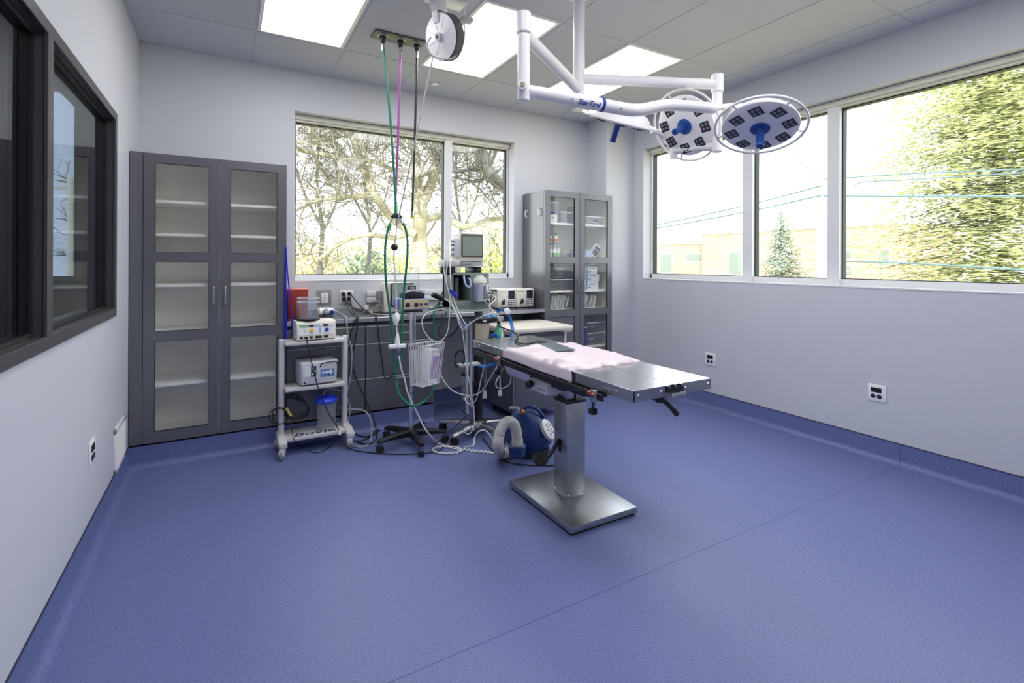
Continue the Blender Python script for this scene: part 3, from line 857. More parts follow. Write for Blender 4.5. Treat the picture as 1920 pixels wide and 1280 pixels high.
# ================================================================== GAS PANEL AND HOSES
G = thing('gas_outlet_panel', 'dark grey ceiling plate with three gas outlets', 'gas panel', (1.675, -1.055, H))
MB().box(1.487, 1.864, -1.126, -.985, H-.010, H+.002, bev=.002).obj('plate', m_frame, G)
GX = (1.556, 1.688, 1.815)
for x in GX:
    o = MB().box(x-.033, x+.033, -1.090, -1.022, H-.014, H-.008, bev=.002).obj('outlet', mat('pale outlet plate', (200, 204, 196), .4), G)
    MB().lathe([(0, -.055), (.012, -.055), (.017, -.045), (.02, -.02), (.026, -.016), (.026, 0), (0, 0)], Matrix.Translation((x, -1.055, H-.010)), 20).obj('nozzle', m_black, o)
GY = -1.055
Y = P(743, 405, y=GY)
def hose(name, label, pts, m, r=.0085, top=None, ends=()):
    t = thing(name, label, 'hose', tuple(V(pts[0])))
    MB().tube(pts, r, n=10).obj('tubing', m, t)
    p = V(pts[0])
    MB().cyl(p, p+V((0, 0, -.05)), .0115, .0095, n=14).obj('ferrule', m_chrome, t)
    return t
g0 = V((GX[0], GY, H-.065)); g1 = V((GX[1], GY, H-.065)); g2 = V((GX[2], GY, H-.065))
t = hose('green_hose', 'green gas hose from the left ceiling outlet down to the black splitter', [g0, g0.lerp(Y, .33)+V((.012, 0, 0)), g0.lerp(Y, .66)+V((.010, 0, 0)), Y+V((-.004, 0, .09))], m_hosegreen)
MB().cyl(Y+V((-.004, 0, .02)), Y+V((-.004, 0, .09)), .014, .010, n=14).obj('end_fitting', mat('green collar', (60, 160, 90), .4), t)
b = MB().prism([(-.034, -.018), (.034, -.018), (.042, -.004), (.022, .018), (-.022, .018), (-.042, -.004)], .03, Matrix.Translation(Y+V((0, -.015, 0))), axis='y', bev=.003)
t2 = thing('hose_splitter', 'black two-way hose splitter where the green hose divides', 'splitter', tuple(Y))
b.obj('body', mat('blue-black plastic', (36, 42, 56), .4), t2)
for s in (-1, 1):
    MB().cyl(Y+V((s*.028, 0, -.016)), Y+V((s*.045, 0, -.055)), .009, .007, n=12).obj('barb', m_chrome, t2)
MB().cyl(Y+V((0, 0, -.018)), Y+V((0, 0, -.06)), .006, n=10).obj('stem', m_chrome, t2)
pe = P(741, 388, y=GY+.02)
t = hose('purple_hose', 'purple gas hose from the middle ceiling outlet', [g1, g1.lerp(pe, .5)+V((.004, 0, 0)), pe], m_hosepurple)
be = P(773, 396, y=GY)
t = hose('black_hose', 'black gas hose hanging straight from the right ceiling outlet', [g2, g2.lerp(be, .5)+V((.003, 0, 0)), be], m_hoseblack)
MB().cyl(be+V((0, 0, -.035)), be, .010, n=14).obj('end_fitting', m_chrome, t)
MB().cyl(be+V((0, 0, -.055)), be+V((0, 0, -.033)), .014, n=14).obj('yellow_collar', mat('yellow collar', (205, 190, 40), .4), t)

# ================================================================== CORD REEL
rc = P(831, 70, d=3.13)
RT = thing('cord_reel', 'white spring cord reel hanging from the ceiling beside the gas panel', 'cord reel', (rc.x, rc.y, H))
axd = cvec(-.64, -.26, .72).normalized()
M = at(rc, axd)
rr = .138
MB(M).lathe([(0, .036), (.02, .036), (.03, .030), (rr-.02, .028), (rr, .024), (rr, .018), (rr-.004, .016), (0, .016)], None, 44).obj('side_disc', m_white, RT)
MB(M).lathe([(0, -.050), (rr-.01, -.050), (rr+.004, -.046), (rr+.004, .012), (rr-.012, .016), (0, .016)], None, 44).obj('drum', mat('dark drum', (92, 88, 88), .5), RT)
for i in range(8):
    a = i*PI/4+.2
    MB(M @ Matrix.Rotation(a, 4, 'Z')).box(.035, rr-.024, -.003, .003, .028, .031, bev=.001).obj('rib', m_white, RT)
h = MB(M).lathe([(0, .052), (.010, .052), (.012, .05), (.024, .05), (.026, .036), (0, .036)], None, 24).obj('hub', m_ltgrey, RT)
MB(M).lathe([(0, .054), (.010, .054), (.010, .05), (0, .05)], None, 16).obj('axle', m_black, h)
up = M.to_3x3().inverted() @ V((0, 0, 1)); ua = math.atan2(up.y, up.x)
MB(M @ Matrix.Rotation(ua, 4, 'Z')).box(.085, H-rc.z+.0, -.026, .026, .030, .036, bev=.002).box(rr+.012, H-rc.z, -.026, .026, -.055, .036, bev=.002).obj('hanger', m_white, RT)
MB().box(rc.x-.11, rc.x+.14, rc.y-.06, rc.y+.06, H-.014, H+.004, bev=.003).obj('ceiling_plate', m_white, RT)
fe = P(870, 8, z=H-.01)
MB().tube([fe, P(871, 45, d=3.16), P(869, 80, d=3.14), P(850, 108, d=3.12), P(826, 110, d=3.10), P(808, 102, d=3.06), P(801, 82, d=3.05), P(808, 70, d=3.04)], .0045).obj('feed_cord', m_whitecord, RT)
MB().box(fe.x-.02, fe.x+.055, fe.y-.03, fe.y+.03, H-.12, H-.095, bev=.006).obj('cord_clip', m_ltgrey, RT)
# cord down to the plug
c0 = P(812, 106, d=3.12); ball = P(739.5, 463, y=GY); tie = Y+V((.012, -.004, -.03))
WC = thing('drop_cord', 'white power cord from the reel with a black stop ball and white plug cluster', 'cord', tuple(c0))
MB().tube([c0, c0.lerp(tie, .35)+V((0, 0, -.005)), c0.lerp(tie, .7)+V((0, 0, -.006)), tie, tie.lerp(ball, .5), ball], .0055, n=8).obj('cord', m_whitecord, WC)
MB().ell(ball, .026, .026, .026).obj('stop_ball', m_black, WC)
k1 = P(743, 598, y=GY); k2 = P(745, 640, y=GY)
MB().tube([ball+V((0, 0, -.02)), P(739, 490, y=GY), P(742, 530, y=GY), P(743, 575, y=GY), k1, P(744, 620, y=GY), k2], .005, n=8).obj('cord', m_whitecord, WC)
MB().lathe([(0, -.045), (.012, -.045), (.022, -.02), (.024, .01), (.014, .04), (.006, .05), (0, .05)], Matrix.Translation(k1) @ Matrix.Rotation(R(8), 4, 'Y'), 16).obj('inline_connector', m_white, WC)
q = MB().lathe([(0, -.04), (.020, -.04), (.017, 0), (.010, .04), (.006, .05), (0, .05)], Matrix.Translation(k2+V((0, 0, .015))), 16).obj('triple_tap', m_white, WC)
MB().box(k2.x-.065, k2.x+.065, k2.y-.02, k2.y+.02, k2.z-.05, k2.z-.02, bev=.008).obj('tap_bar', m_white, q)
MB().box(k2.x-.010, k2.x+.022, k2.y-.02, k2.y+.016, k2.z-.10, k2.z-.048, bev=.006).obj('plug', mat('slate plug', (96, 100, 122), .5), WC)
# two green hoses looping from the splitter to the anaesthesia machine
ga = Y+V((-.045, 0, -.055)); gb = Y+V((.045, 0, -.055))
t = thing('looping_green_hose', 'green hose from the left of the splitter, sagging in a long loop near the floor', 'hose', tuple(ga))
MB().cyl(ga, ga+V((-.010, 0, -.05)), .012, .015, n=14).obj('end_fitting', mat('green collar', (60, 160, 90), .4), t)
MB().tube([ga, P(727, 430, y=GY), P(722, 470, y=GY), P(724, 530, y=-1.03), P(732, 590, y=-1.02), P(738, 650, y=-1.0), P(741, 700, y=-1.0), P(747, 735, y=-1.05), P(765, 757, y=-1.1), P(783, 759, y=-1.1), P(803, 745, y=-1.0), P(812, 728, y=-.86), P(815, 700, y=-.79), P(818, 660, y=-.77)], .0085, n=10).obj('tubing', m_hosegreen, t)
t = thing('straight_green_hose', 'green hose from the right of the splitter dropping behind the device pole', 'hose', tuple(gb))
MB().tube([gb, P(759, 425, y=GY), P(764, 450, y=GY), P(763, 490, y=GY), P(758, 540, y=-1.03), P(754, 600, y=-1.02), P(752, 660, y=-1.0), P(744, 690, y=-1.0)], .0085, n=10).obj('tubing', m_hosegreen, t)
# ================================================================== INSTRUMENT TROLLEY WITH TWO UNITS
def caster(par, x, y, r, top, ang, m_w, m_f, wd=.022, name='caster'):
    c = MB()
    ca, sa = math.cos(ang), math.sin(ang)
    d = V((-sa, ca, 0)); ox = V((ca, sa, 0))*r*.45
    p = V((x, y, r))+ox
    c.cyl(p-d*wd/2, p+d*wd/2, r, n=22, bev=.003)
    o = c.obj(name, m_w, par)
    f = MB(Matrix.Translation((x, y, 0)) @ Matrix.Rotation(ang, 4, 'Z'))
    f.prism([(-.018, top), (.022, top), (r*.45+r*.75, r*1.4), (r*.45+.010, r*.75), (r*.45-.010, r*.75), (-.018, r*1.6)], wd+.012, Matrix(((1, 0, 0, 0), (0, 0, 1, -(wd+.012)/2), (0, 1, 0, 0), (0, 0, 0, 1))), bev=.002)
    f.obj('fork', m_f, o)
    h = MB(); h.cyl(p-d*(wd/2+.008), p+d*(wd/2+.008), r*.35, n=14); h.obj('hub', m_ltgrey if m_f is not m_blackmetal else m_black, o)
    return o
m_trol = mat('trolley light grey enamel', (214, 212, 210), .35, var=.02)
TR = thing('instrument_trolley', 'light grey three-tier instrument trolley beside the empty glazed cabinet', 'trolley', (1.165, -.57, 0))
for x in (.917, 1.377):
    MB().box(x, x+.040, -.585, -.530, .11, .842, bev=.012, seg=3).obj('post', m_trol, TR)
for zt2, nm in ((.828, 0), (.487, 0)):
    MB().box(.955, 1.382, -.668, -.462, zt2-.026, zt2, bev=.005).obj('shelf', m_trol, TR)
base = MB().box(.955, 1.392, -.695, -.468, .102, .126, bev=.004).obj('base_shelf', m_trol, TR)
text('Bovie', .105, Matrix.Translation((1.160, -.640, .1265)) @ Matrix.Diagonal((1.28, 1, 1, 1)), .0005, .001, italic=.2).obj('lettering', mat('dark blue print', (38, 36, 96), .5), base)
for x in (.905, 1.378):
    MB().prism([(-.768, .085), (-.768, .120), (-.66, .140), (-.50, .140), (-.468, .125), (-.468, .085)], .056, Matrix.Translation((x, 0, 0)), axis='x', bev=.006).obj('foot', m_trol, TR)
for x in (.933, 1.406):
    for y, a in ((-.738, -2.0), (-.50, 2.2)):
        caster(TR, x, y, .036, .086, a, m_grey, m_trol)

# top unit: electrosurgical generator
U = thing('electrosurgical_unit', 'ivory electrosurgical generator with yellow and blue dials on the trolley top shelf', 'medical device', (1.17, -.56, .829))
x0, x1, y0, y1 = 1.028, 1.312, -.648, -.475
MB().prism([(y0-.006, .836), (y1, .836), (y1, .975), (y0+.03, .975), (y0+.012, .958)], x1-x0, Matrix.Translation((x0, 0, 0)), axis='x', bev=.004).obj('housing', m_ivory, U)
MB().box(x0+.01, x1-.01, y0+.01, y1-.02, .829, .838).obj('foot_strip', m_black, U)
# front face helper: local x right, y up, z out of the sloping front
fa = math.atan2(.018, .122)
FM = Matrix.Translation((x0, y0-.0065, .837)) @ Matrix.Rotation(PI/2-fa, 4, 'X')
def fp(a, b_, w_, h_, m, nm, t_=.0015, z=0):
    q = MB(FM).box(a, a+w_, b_, b_+h_, z, t_, bev=.0004, seg=1); return q.obj(nm, m, U)
fp(.012, .036, .26, .080, m_white, 'front_panel', .0012)
fp(.018, .099, .072, .012, mat('green print', (120, 190, 110), .5), 'colour_strip', .002)
fp(.104, .099, .066, .012, mat('pale blue print', (150, 190, 225), .5), 'colour_strip', .002)
fp(.086, .096, .034, .016, mat('dark display', (56, 54, 58), .2), 'display', .003)
fp(.188, .096, .036, .016, MC['dark display'], 'display', .003)
fp(.018, .092, .244, .003, m_grey, 'rule_line', .002)
for a, b_, c_ in ((.048, .070, 'yellow print'), (.048, .055, 'yellow print'), (.158, .078, 'blue print'), (.158, .063, 'blue print'), (.158, .048, 'blue print')):
    fp(a, b_, .012, .007, mat(c_, (225, 190, 60) if 'yel' in c_ else (90, 130, 200), .5), 'key', .002)
for a, m, nm in ((.104, mat('yellow dial', (236, 200, 40), .35), 'yellow_dial'), (.214, m_blue, 'blue_dial')):
    k = MB(FM).lathe([(.0155, 0), (.0145, .010), (.012, .012), (0, .012)], Matrix.Translation((a, .068, 0)), 22).obj(nm, m, U)
for a, w_ in ((.022, .018), (.092, .018), (.130, .046), (.192, .034)):
    fp(a, .008, w_, .019, m_black, 'socket', .0025)
MB(FM).ell((.064, .017, .002), .016, .008, .004).obj('socket', m_black, U)
# clear cylinder standing on it
A = thing('acrylic_cylinder', 'clear open acrylic cylinder on a black disc on top of the generator', 'container', (1.125, -.555, .975))
MB().lathe([(.079, .987), (.082, .987), (.082, 1.150), (.079, 1.150), (.079, .987)], Matrix.Translation((1.125, -.555, 0)), 40).obj('cylinder', clear('acrylic wall', (248, 250, 252), 1.5, .02, .06, (240, 242, 246)), A)
for zz in (1.150, 1.118): MB().lathe([(.078, zz), (.083, zz), (.0835, zz-.003), (.083, zz-.006), (.078, zz-.006), (.078, zz)], Matrix.Translation((1.125, -.555, 0)), 40).obj('rim', mat('pale acrylic rim', (226, 228, 232), .2), A)
MB().lathe([(0, .975), (.083, .975), (.085, .979), (.085, .988), (.078, .994), (0, .994)], Matrix.Translation((1.125, -.555, 0)), 40).obj('base_disc', m_black, A)

# lower unit
U2 = thing('vessel_sealing_unit', 'light grey boxy unit with green and blue front labels on the trolley middle shelf', 'medical device', (1.185, -.56, .487))
x0, x1, y0, y1 = 1.046, 1.322, -.655, -.470
MB().box(x0, x1, y0+.012, y1, .497, .668, bev=.010, seg=3).obj('housing', m_ltgrey, U2)
MB().box(x0+.004, x1-.004, y0, y0+.016, .500, .664, bev=.008, seg=3).obj('front_bezel', mat('pale grey bezel', (216, 216, 220), .4), U2)
for x in (x0+.03, x1-.05):
    for y in (y0+.02, y1-.04): MB().box(x, x+.02, y, y+.02, .487, .499).obj('rubber_foot', m_black, U2)
def p2(a, b_, w_, h_, m, nm, t_=.002):
    return MB().box(x0+a, x0+a+w_, y0-t_, y0+.002, .50+b_, .50+b_+h_, bev=.0005, seg=1).obj(nm, m, U2)
p2(.024, .060, .046, .075, m_white, 'label')
g = p2(.068, .058, .040, .078, mat('bottle green label', (24, 88, 78), .45), 'green_label')
for i in range(3):
    p2(.073+.012*(i % 2), .070+.021*i, .016, .014, m_white, 'key', .003)
p2(.140, .046, .100, .056, mat('sky blue label', (58, 128, 196), .4), 'blue_label')
for a, r in ((.158, .010), (.184, .013), (.214, .016)):
    MB().cyl((x0+a, y0-.001, .58), (x0+a, y0-.006, .58), r, n=20).obj('button', m_white, U2)
    MB().cyl((x0+a, y0-.001, .556), (x0+a, y0-.005, .556), .005, n=12).obj('button', m_ltgrey, U2)
MB().tube([(x0+.135, y0-.004, .625), (x0+.145, y0-.006, .648), (x0+.20, y0-.008, .655), (x0+.262, y0-.007, .648), (x0+.265, y0-.005, .56), (x0+.262, y0-.004, .52)], .004).obj('cable_guide', m_black, U2)
MB().cyl((x0+.022, y0+.002, .517), (x0+.022, y0-.004, .517), .007, n=14).obj('power_button', m_black, U2)

U2.rotation_euler.z = R(7); U2.location.x += .004
U.rotation_euler.z = R(3)
# suction canister on the base shelf
K = thing('suction_canister', 'clear suction canister with a bright blue lid on the trolley base shelf', 'canister', (1.255, -.585, .126))
MB().lathe([(0, .128), (.060, .128), (.068, .134), (.077, .345), (.074, .345), (.065, .137), (0, .131)], Matrix.Translation((1.255, -.585, 0)), 36).obj('jar', m_clear, K)
m_lid = mat('bright blue lid', (38, 70, 222), .35)
MB().lathe([(.083, .338), (.086, .342), (.085, .356), (.070, .372), (.03, .382), (0, .383)], Matrix.Translation((1.255, -.585, 0)), 36).obj('lid', m_lid, K)
MB().cyl((1.215, -.60, .372), (1.210, -.60, .408), .010, .007, n=14).obj('port', m_lid, K)
MB().cyl((1.290, -.57, .372), (1.290, -.57, .392), .014, .012, n=14).obj('port', m_lid, K)

# ================================================================== DEVICE POLE ON FIVE-LEGGED BASE
SX, SY = 1.832, -.905
DP = thing('device_pole', 'chrome pole on a black five-legged base with blue-black castors', 'stand', (SX, SY, 0))
m_bcast = mat('blue castor hood', (20, 78, 140), .3)
MB().lathe([(0, .128), (.030, .128), (.045, .115), (.05, .085), (.035, .065), (0, .065)], Matrix.Translation((SX, SY, 0))).obj('hub', m_black, DP)
for a in (191, 268, 342, 50, 119):
    ca, sa = math.cos(R(a)), math.sin(R(a)); d = V((ca, sa, 0)); n = V((-sa, ca, 0)); o = V((SX, SY, 0))
    b = MB()
    bm = bmesh.new(); secs = []
    for t_, w_, zlo, zhi in ((.02, .026, .070, .122), (.15, .024, .078, .116), (.245, .021, .076, .104), (.275, .017, .070, .094)):
        c = o+d*t_
        secs.append([bm.verts.new(c+n*x+V((0, 0, z))) for x, z in ((-w_, zlo), (w_, zlo), (w_, zhi-.012), (w_*.55, zhi), (-w_*.55, zhi), (-w_, zhi-.012))])
    for p_, q_ in zip(secs, secs[1:]):
        for i in range(6): bm.faces.new([p_[i], p_[(i+1) % 6], q_[(i+1) % 6], q_[i]])
    bm.faces.new(secs[0][::-1]); bm.faces.new(secs[-1]); b._in(bm)
    b.obj('leg', m_black, DP)
    ww = MB(); c = o+d*.262; e1 = V((math.cos(R(a+70)), math.sin(R(a+70)), 0))
    for s in (-1, 1): ww.cyl(c+e1*.006*s+V((0, 0, .030)), c+e1*.022*s+V((0, 0, .030)), .030, n=22, bev=.004)
    cs = ww.obj('castor', m_black, DP)
    MB().ell(c+V((0, 0, .040)), .022, .022, .024).obj('hood', m_bcast, cs)
    MB().cyl(c+V((0, 0, .05)), c+V((0, 0, .085)), .007).obj('stem', m_chrome, cs)
MB().cyl((SX, SY, .10), (SX, SY, 1.045), .0165, n=24).obj('pole', m_chrome, DP)
MB().cyl((SX+.026, SY-.004, .50), (SX+.026, SY-.004, 1.045), .0075, n=14).obj('side_rod', m_chrome, DP)
MB().box(1.775, 1.905, -.955, -.845, 1.038, 1.056, bev=.004).obj('top_bracket', m_black, DP)
# wire basket on the pole, turned a little
ang = math.atan2(.09, .19)
BM = Matrix.Translation((SX-.022, SY-.030, 0)) @ Matrix.Rotation(ang, 4, 'Z')
BK = thing('wire_basket', 'white wire basket clamped to the chrome device pole', 'basket', (SX+.1, SY-.05, .47))
b = MB(BM); wz0, wz1 = .474, .788
def rim(f, z): return [(.004-.018*f, -.128-.018*f, z), (.196+.036*f, -.128-.018*f, z), (.196+.036*f, -.004+.004*f, z), (.004-.018*f, -.004+.004*f, z)]
b.tube([V(q) for q in rim(1, wz1)], .0042, closed=True, raw=True); b.tube([V(q) for q in rim(0, wz0)], .0030, closed=True, raw=True)
b.obj('rim_wire', m_white, BK)
b = MB(BM); lo, hi = rim(0, wz0), rim(1, wz1)
for (i, j, n) in ((0, 1, 12), (1, 2, 8), (2, 3, 12), (3, 0, 8)):
    for k in range(n):
        t_ = k/n
        b.tube([V(lo[i]).lerp(V(lo[j]), t_), V(hi[i]).lerp(V(hi[j]), t_)], .0027, n=6, raw=True)
for k in range(1, 12):
    t_ = k/12; b.tube([V(lo[0]).lerp(V(lo[1]), t_), V(lo[3]).lerp(V(lo[2]), t_)], .0026, n=6, raw=True)
b.obj('wire_mesh', m_white, BK, kind='stuff')
MB().box(SX-.022, SX+.03, SY-.034, SY+.02, .742, .772, bev=.004).obj('clamp', m_black, BK)
# glove box leaning in the basket
GM = Matrix.Translation((SX+.108, SY-.045, .482)) @ Matrix.Rotation(ang, 4, 'Z') @ Matrix.Rotation(R(9), 4, 'Y')
GB = thing('glove_box', 'white and lilac carton leaning inside the wire basket', 'box', tuple(GM.translation))
MB(GM).box(-.05, .055, -.060, .030, 0, .265, bev=.003).obj('carton', m_white, GB)
MB(GM).box(-.032, .048, -.0612, -.0595, .035, .215).obj('lilac_label', mat('lilac print', (172, 140, 196), .5, var=.1, scale=12), GB)
MB(GM).box(-.046, .050, -.0612, -.0595, .236, .255).obj('print_band', m_ltgrey, GB)

# tan amplifier on the pole top, black instrument and timer on it
D1_ = thing('tan_amplifier', 'small tan-fronted amplifier in a blue case on top of the chrome pole', 'medical device', (1.84, -.87, 1.056))
MB().box(1.722, 1.958, -.955, -.790, 1.057, 1.142, bev=.003).obj('case', mat('periwinkle case', (120, 138, 198), .45), D1_)
MB().box(1.729, 1.951, -.960, -.953, 1.063, 1.136, bev=.001, seg=1).obj('front_plate', mat('tan panel', (206, 190, 150), .45), D1_)
for x, r in ((1.783, .017), (1.850, .016), (1.889, .010), (1.930, .010)):
    MB().lathe([(r, 0), (r*.9, .012), (r*.4, .014), (0, .014)], at((x, -.960, 1.098), (0, -1, 0)), 18).obj('knob', m_black, D1_)
MB().box(1.906, 1.914, -.962, -.959, 1.082, 1.112).obj('switch', m_chrome, D1_)
MB().box(1.735, 1.755, -.962, -.959, 1.067, 1.080).obj('socket', m_black, D1_)
D2_ = thing('black_instrument', 'low black instrument with a folded strap resting on the tan amplifier', 'medical device', (1.84, -.88, 1.142))
MB().box(1.765, 1.925, -.945, -.80, 1.143, 1.184, bev=.004).obj('body', m_black, D2_)
MB().box(1.775, 1.905, -.94, -.81, 1.184, 1.196, bev=.004).obj('lid', mat('smoked lid', (74, 70, 78), .25), D2_)
MB().tube([(1.77, -.945, 1.19), (1.80, -.952, 1.205), (1.86, -.952, 1.207), (1.905, -.95, 1.203), (1.925, -.94, 1.185)], .006).obj('strap', m_ltgrey, D2_)
D3_ = thing('digital_timer', 'tiny black digital timer standing on the black instrument', 'timer', (1.845, -.87, 1.199))
MB().box(1.812, 1.876, -.885, -.858, 1.1965, 1.242, bev=.003).obj('case', m_black, D3_)
MB().box(1.822, 1.868, -.8865, -.884, 1.212, 1.234).obj('display', m_grey, D3_)

# ================================================================== WORKTOP DEVICES
WT = .958
Mn = thing('bench_monitor', 'beige monitor with a dull green screen standing on the worktop', 'monitor', (1.93, -.18, WT))
MB().prism([(-.30, WT+.02), (-.10, WT+.02), (-.10, WT+.25), (-.20, WT+.285), (-.27, WT+.285)], .058, Matrix.Translation((1.785, 0, 0)), axis='x', bev=.008).obj('side_housing', m_beige, Mn)
MB().box(1.843, 2.062, -.285, -.12, WT+.02, WT+.282, bev=.006).obj('housing', m_beige, Mn)
MB().box(1.848, 2.058, -.292, -.283, WT+.07, WT+.280, bev=.002).obj('bezel', mat('dark screen bezel', (52, 54, 56), .4), Mn)
MB().box(1.860, 2.048, -.294, -.291, WT+.085, WT+.268).obj('screen', mat('grey-green screen', (150, 166, 158), .25), Mn)
MB().box(1.80, 2.05, -.27, -.12, WT, WT+.022, bev=.003).obj('foot', m_ltgrey, Mn)
for z in (1.02, 1.06, 1.10, 1.15): MB().cyl((1.786, -.22, z), (1.776, -.22, z), .010, n=12).obj('port', m_grey, Mn)
pm = MB().box(1.742, 1.784, -.25, -.17, 1.085, 1.17, bev=.004).obj('plug_module', m_grey, Mn)
A = thing('acrylic_sign_holder', 'clear upright acrylic holder standing behind the bench monitor', 'sign holder', (2.12, -.06, WT))
MB().box(2.045, 2.185, -.065, -.061, WT, 1.372).obj('sheet', m_clear, A)
e_ = MB()
for q in ((2.045, 2.049, WT, 1.372), (2.181, 2.185, WT, 1.372), (2.045, 2.185, 1.368, 1.372)): e_.box(q[0], q[1], -.067, -.059, q[2], q[3])
e_.obj('edge', m_cleargrey, A); MB().box(2.045, 2.185, -.10, -.03, WT, WT+.004).obj('foot', m_clear, A)

RB = thing('sharps_bin', 'translucent red sharps bin on the worktop against the back wall', 'bin', (1.095, -.10, WT))
MB().prism([(1.022, WT+.001), (1.170, WT+.001), (1.178, 1.188), (1.014, 1.188)], .15, Matrix(((1, 0, 0, 0), (0, 0, 1, -.168), (0, 1, 0, 0), (0, 0, 0, 1))), bev=.006).obj('body', mat('red plastic', (158, 46, 24), .35, var=.06), RB)
MB().box(1.010, 1.182, -.172, -.014, 1.186, 1.200, bev=.004).obj('lid_rim', mat('pale red rim', (226, 130, 112), .4), RB)

SU = thing('suction_regulator', 'white suction regulator with a round gauge and blue knob lying on the worktop', 'regulator', (1.31, -.14, WT))
MB().cyl((1.245, -.15, WT+.036), (1.385, -.12, WT+.036), .036, .032, n=26, bev=.006).obj('body', m_white, SU)
MB().lathe([(0, .012), (.020, .012), (.026, .008), (.026, 0), (0, 0)], at((1.318, -.170, WT+.040), (0, -1, .1))).obj('gauge', m_ltgrey, SU)
MB().lathe([(.016, .013), (.019, .013), (.019, .0135), (.016, .0135)], at((1.318, -.170, WT+.040), (0, -1, .1))).obj('gauge_ring', m_black, SU)
MB().lathe([(0, .020), (.016, .020), (.019, 0), (0, 0)], at((1.368, -.158, WT+.032), (0, -1, 0))).obj('blue_knob', m_blue, SU)
MB().cyl((1.385, -.12, WT+.036), (1.41, -.115, WT+.036), .010, n=12).obj('nozzle', m_ltgrey, SU)

def pump(x0, x1, label):
    t = thing('infusion_pump', label, 'infusion pump', ((x0+x1)/2, -.19, WT), 0, 'infusion pumps on the worktop')
    y0 = -.275
    MB().box(x0, x1, y0, -.10, WT+.012, 1.158, bev=.006).obj('housing', m_ivory, t)
    for x in (x0+.02, x1-.045):
        for y in (y0+.015, -.14): MB().box(x, x+.025, y, y+.025, WT, WT+.014).obj('rubber_foot', m_black, t)
    xm = x0+.112
    d = MB().box(x0+.004, xm-.004, y0-.006, y0+.004, WT+.02, 1.152, bev=.003).obj('door', m_ivory, t)
    MB().prism([(.0, .0), (.034, .0), (.045, .03), (.034, .052), (.012, .040), (.004, .018)], .012, Matrix.Translation((x0+.045, y0-.016, WT+.045)), axis='y', bev=.002).obj('latch', m_black, d)
    MB().box(x0+.012, xm-.014, y0-.0075, y0-.005, 1.128, 1.134).obj('print', m_grey, d)
    pn = MB().box(xm, x1-.004, y0-.010, y0+.004, WT+.016, 1.154, bev=.003).obj('control_panel', m_white, t)
    MB().box(xm+.010, x1-.014, y0-.0125, y0-.009, WT+.098, 1.142, bev=.001, seg=1).obj('display', mat('violet-black display', (40, 38, 54), .2), pn)
    MB().box(xm+.010, x1-.014, y0-.0125, y0-.009, WT+.024, WT+.086, bev=.001, seg=1).obj('keypad', m_black, pn)
    for i in range(4):
        for j in range(3):
            a = xm+.016+i*.018; c = WT+.029+j*.019
            MB().box(a, a+.013, y0-.0145, y0-.012, c, c+.013).obj('key', m_white, pn)
pump(2.930, 3.142, 'ivory infusion pump with keypad on the worktop, next to the anaesthesia machine')
pump(3.148, 3.360, 'ivory infusion pump with keypad on the worktop, next to the supply cabinet')

# ================================================================== ANAESTHESIA MACHINE
AX, AY = 2.400, -.935
AM = thing('anaesthesia_machine', 'grey-green anaesthesia machine on a black post with a silver star base', 'anaesthesia machine', (AX, AY, 0))
m_agreen = mat('grey-green enamel', (128, 140, 130), .38, var=.04)
b = MB()
x0, x1, ya, yb = 2.160, 2.487, -.955, -.735
b.box(2.312, x1, ya, yb, 1.052, 1.342, bev=.006).box(x0, 2.316, yb-.03, yb, 1.052, 1.342).box(x0, 2.316, ya, yb, 1.052, 1.112, bev=.004).box(x0, 2.316, ya, yb, 1.322, 1.342, bev=.003).box(x0, x0+.016, ya+.03, yb, 1.052, 1.342)
b.obj('cabinet', m_agreen, AM)
MB().box(x0+.016, 2.312, yb-.034, yb-.029, 1.112, 1.322).obj('recess', m_dark2, AM)
MB().box(x0-.01, x1+.01, ya-.012, yb, 1.018, 1.034, bev=.004).obj('base_bar', mat('pale green trim', (176, 190, 178), .4), AM)
MB().box(x0, x1, ya, yb, 1.034, 1.052).obj('base_tray', m_agreen, AM)
for x, z in ((2.244, 1.082), (2.330, 1.086)):
    MB().cyl((x, ya, z), (x, ya-.004, z), .007, n=12).obj('screw', m_chrome, AM)
f = MB().cyl((2.222, -.88, 1.114), (2.222, -.88, 1.30), .018, n=18).obj('flowmeter_tube', m_cleargrey, AM)
MB().tube([(2.250, -.965, 1.32), (2.248, -.985, 1.27), (2.262, -.992, 1.235), (2.288, -.992, 1.228), (2.304, -.985, 1.25), (2.300, -.975, 1.285), (2.288, -.962, 1.295)], .0075, n=10).obj('curved_hose', mat('pale blue tube', (176, 188, 220), .4), AM)
vp = MB().cyl((2.385, -.985, 1.105), (2.385, -.985, 1.255), .052, n=26, bev=.004).obj('vaporiser', mat('polished steel', (226, 228, 232), .22, metal=1, var=.02), AM)
MB().cyl((2.385, -.985, 1.253), (2.385, -.985, 1.30), .058, .050, n=26, bev=.004).obj('dial', mat('pale dial', (206, 208, 196), .4), vp)
MB().cyl((2.385, -.985, 1.298), (2.385, -.985, 1.318), .036, .030, n=22, bev=.003).obj('dial_cap', MC['pale dial'], vp)
MB().box(2.331, 2.339, -1.030, -.95, 1.11, 1.26, bev=.003).obj('sight_glass', mat('violet blue plastic', (150, 154, 178), .3), vp)
MB().box(2.398, 2.436, -1.045, -1.0, 1.125, 1.24, bev=.004).obj('filler_block', m_steel2, vp)
for x, z, r in ((2.470, 1.225, .016), (2.468, 1.100, .022)):
    MB().lathe([(r, 0), (r, .012), (r*.6, .014), (r*.6, 0)], at((x, ya, z), (0, -1, 0)), 20).obj('port_ring', m_white, AM)
    MB().cyl((x, ya-.001, z), (x, ya-.018, z), r*.6, n=16).obj('port', m_black, AM)
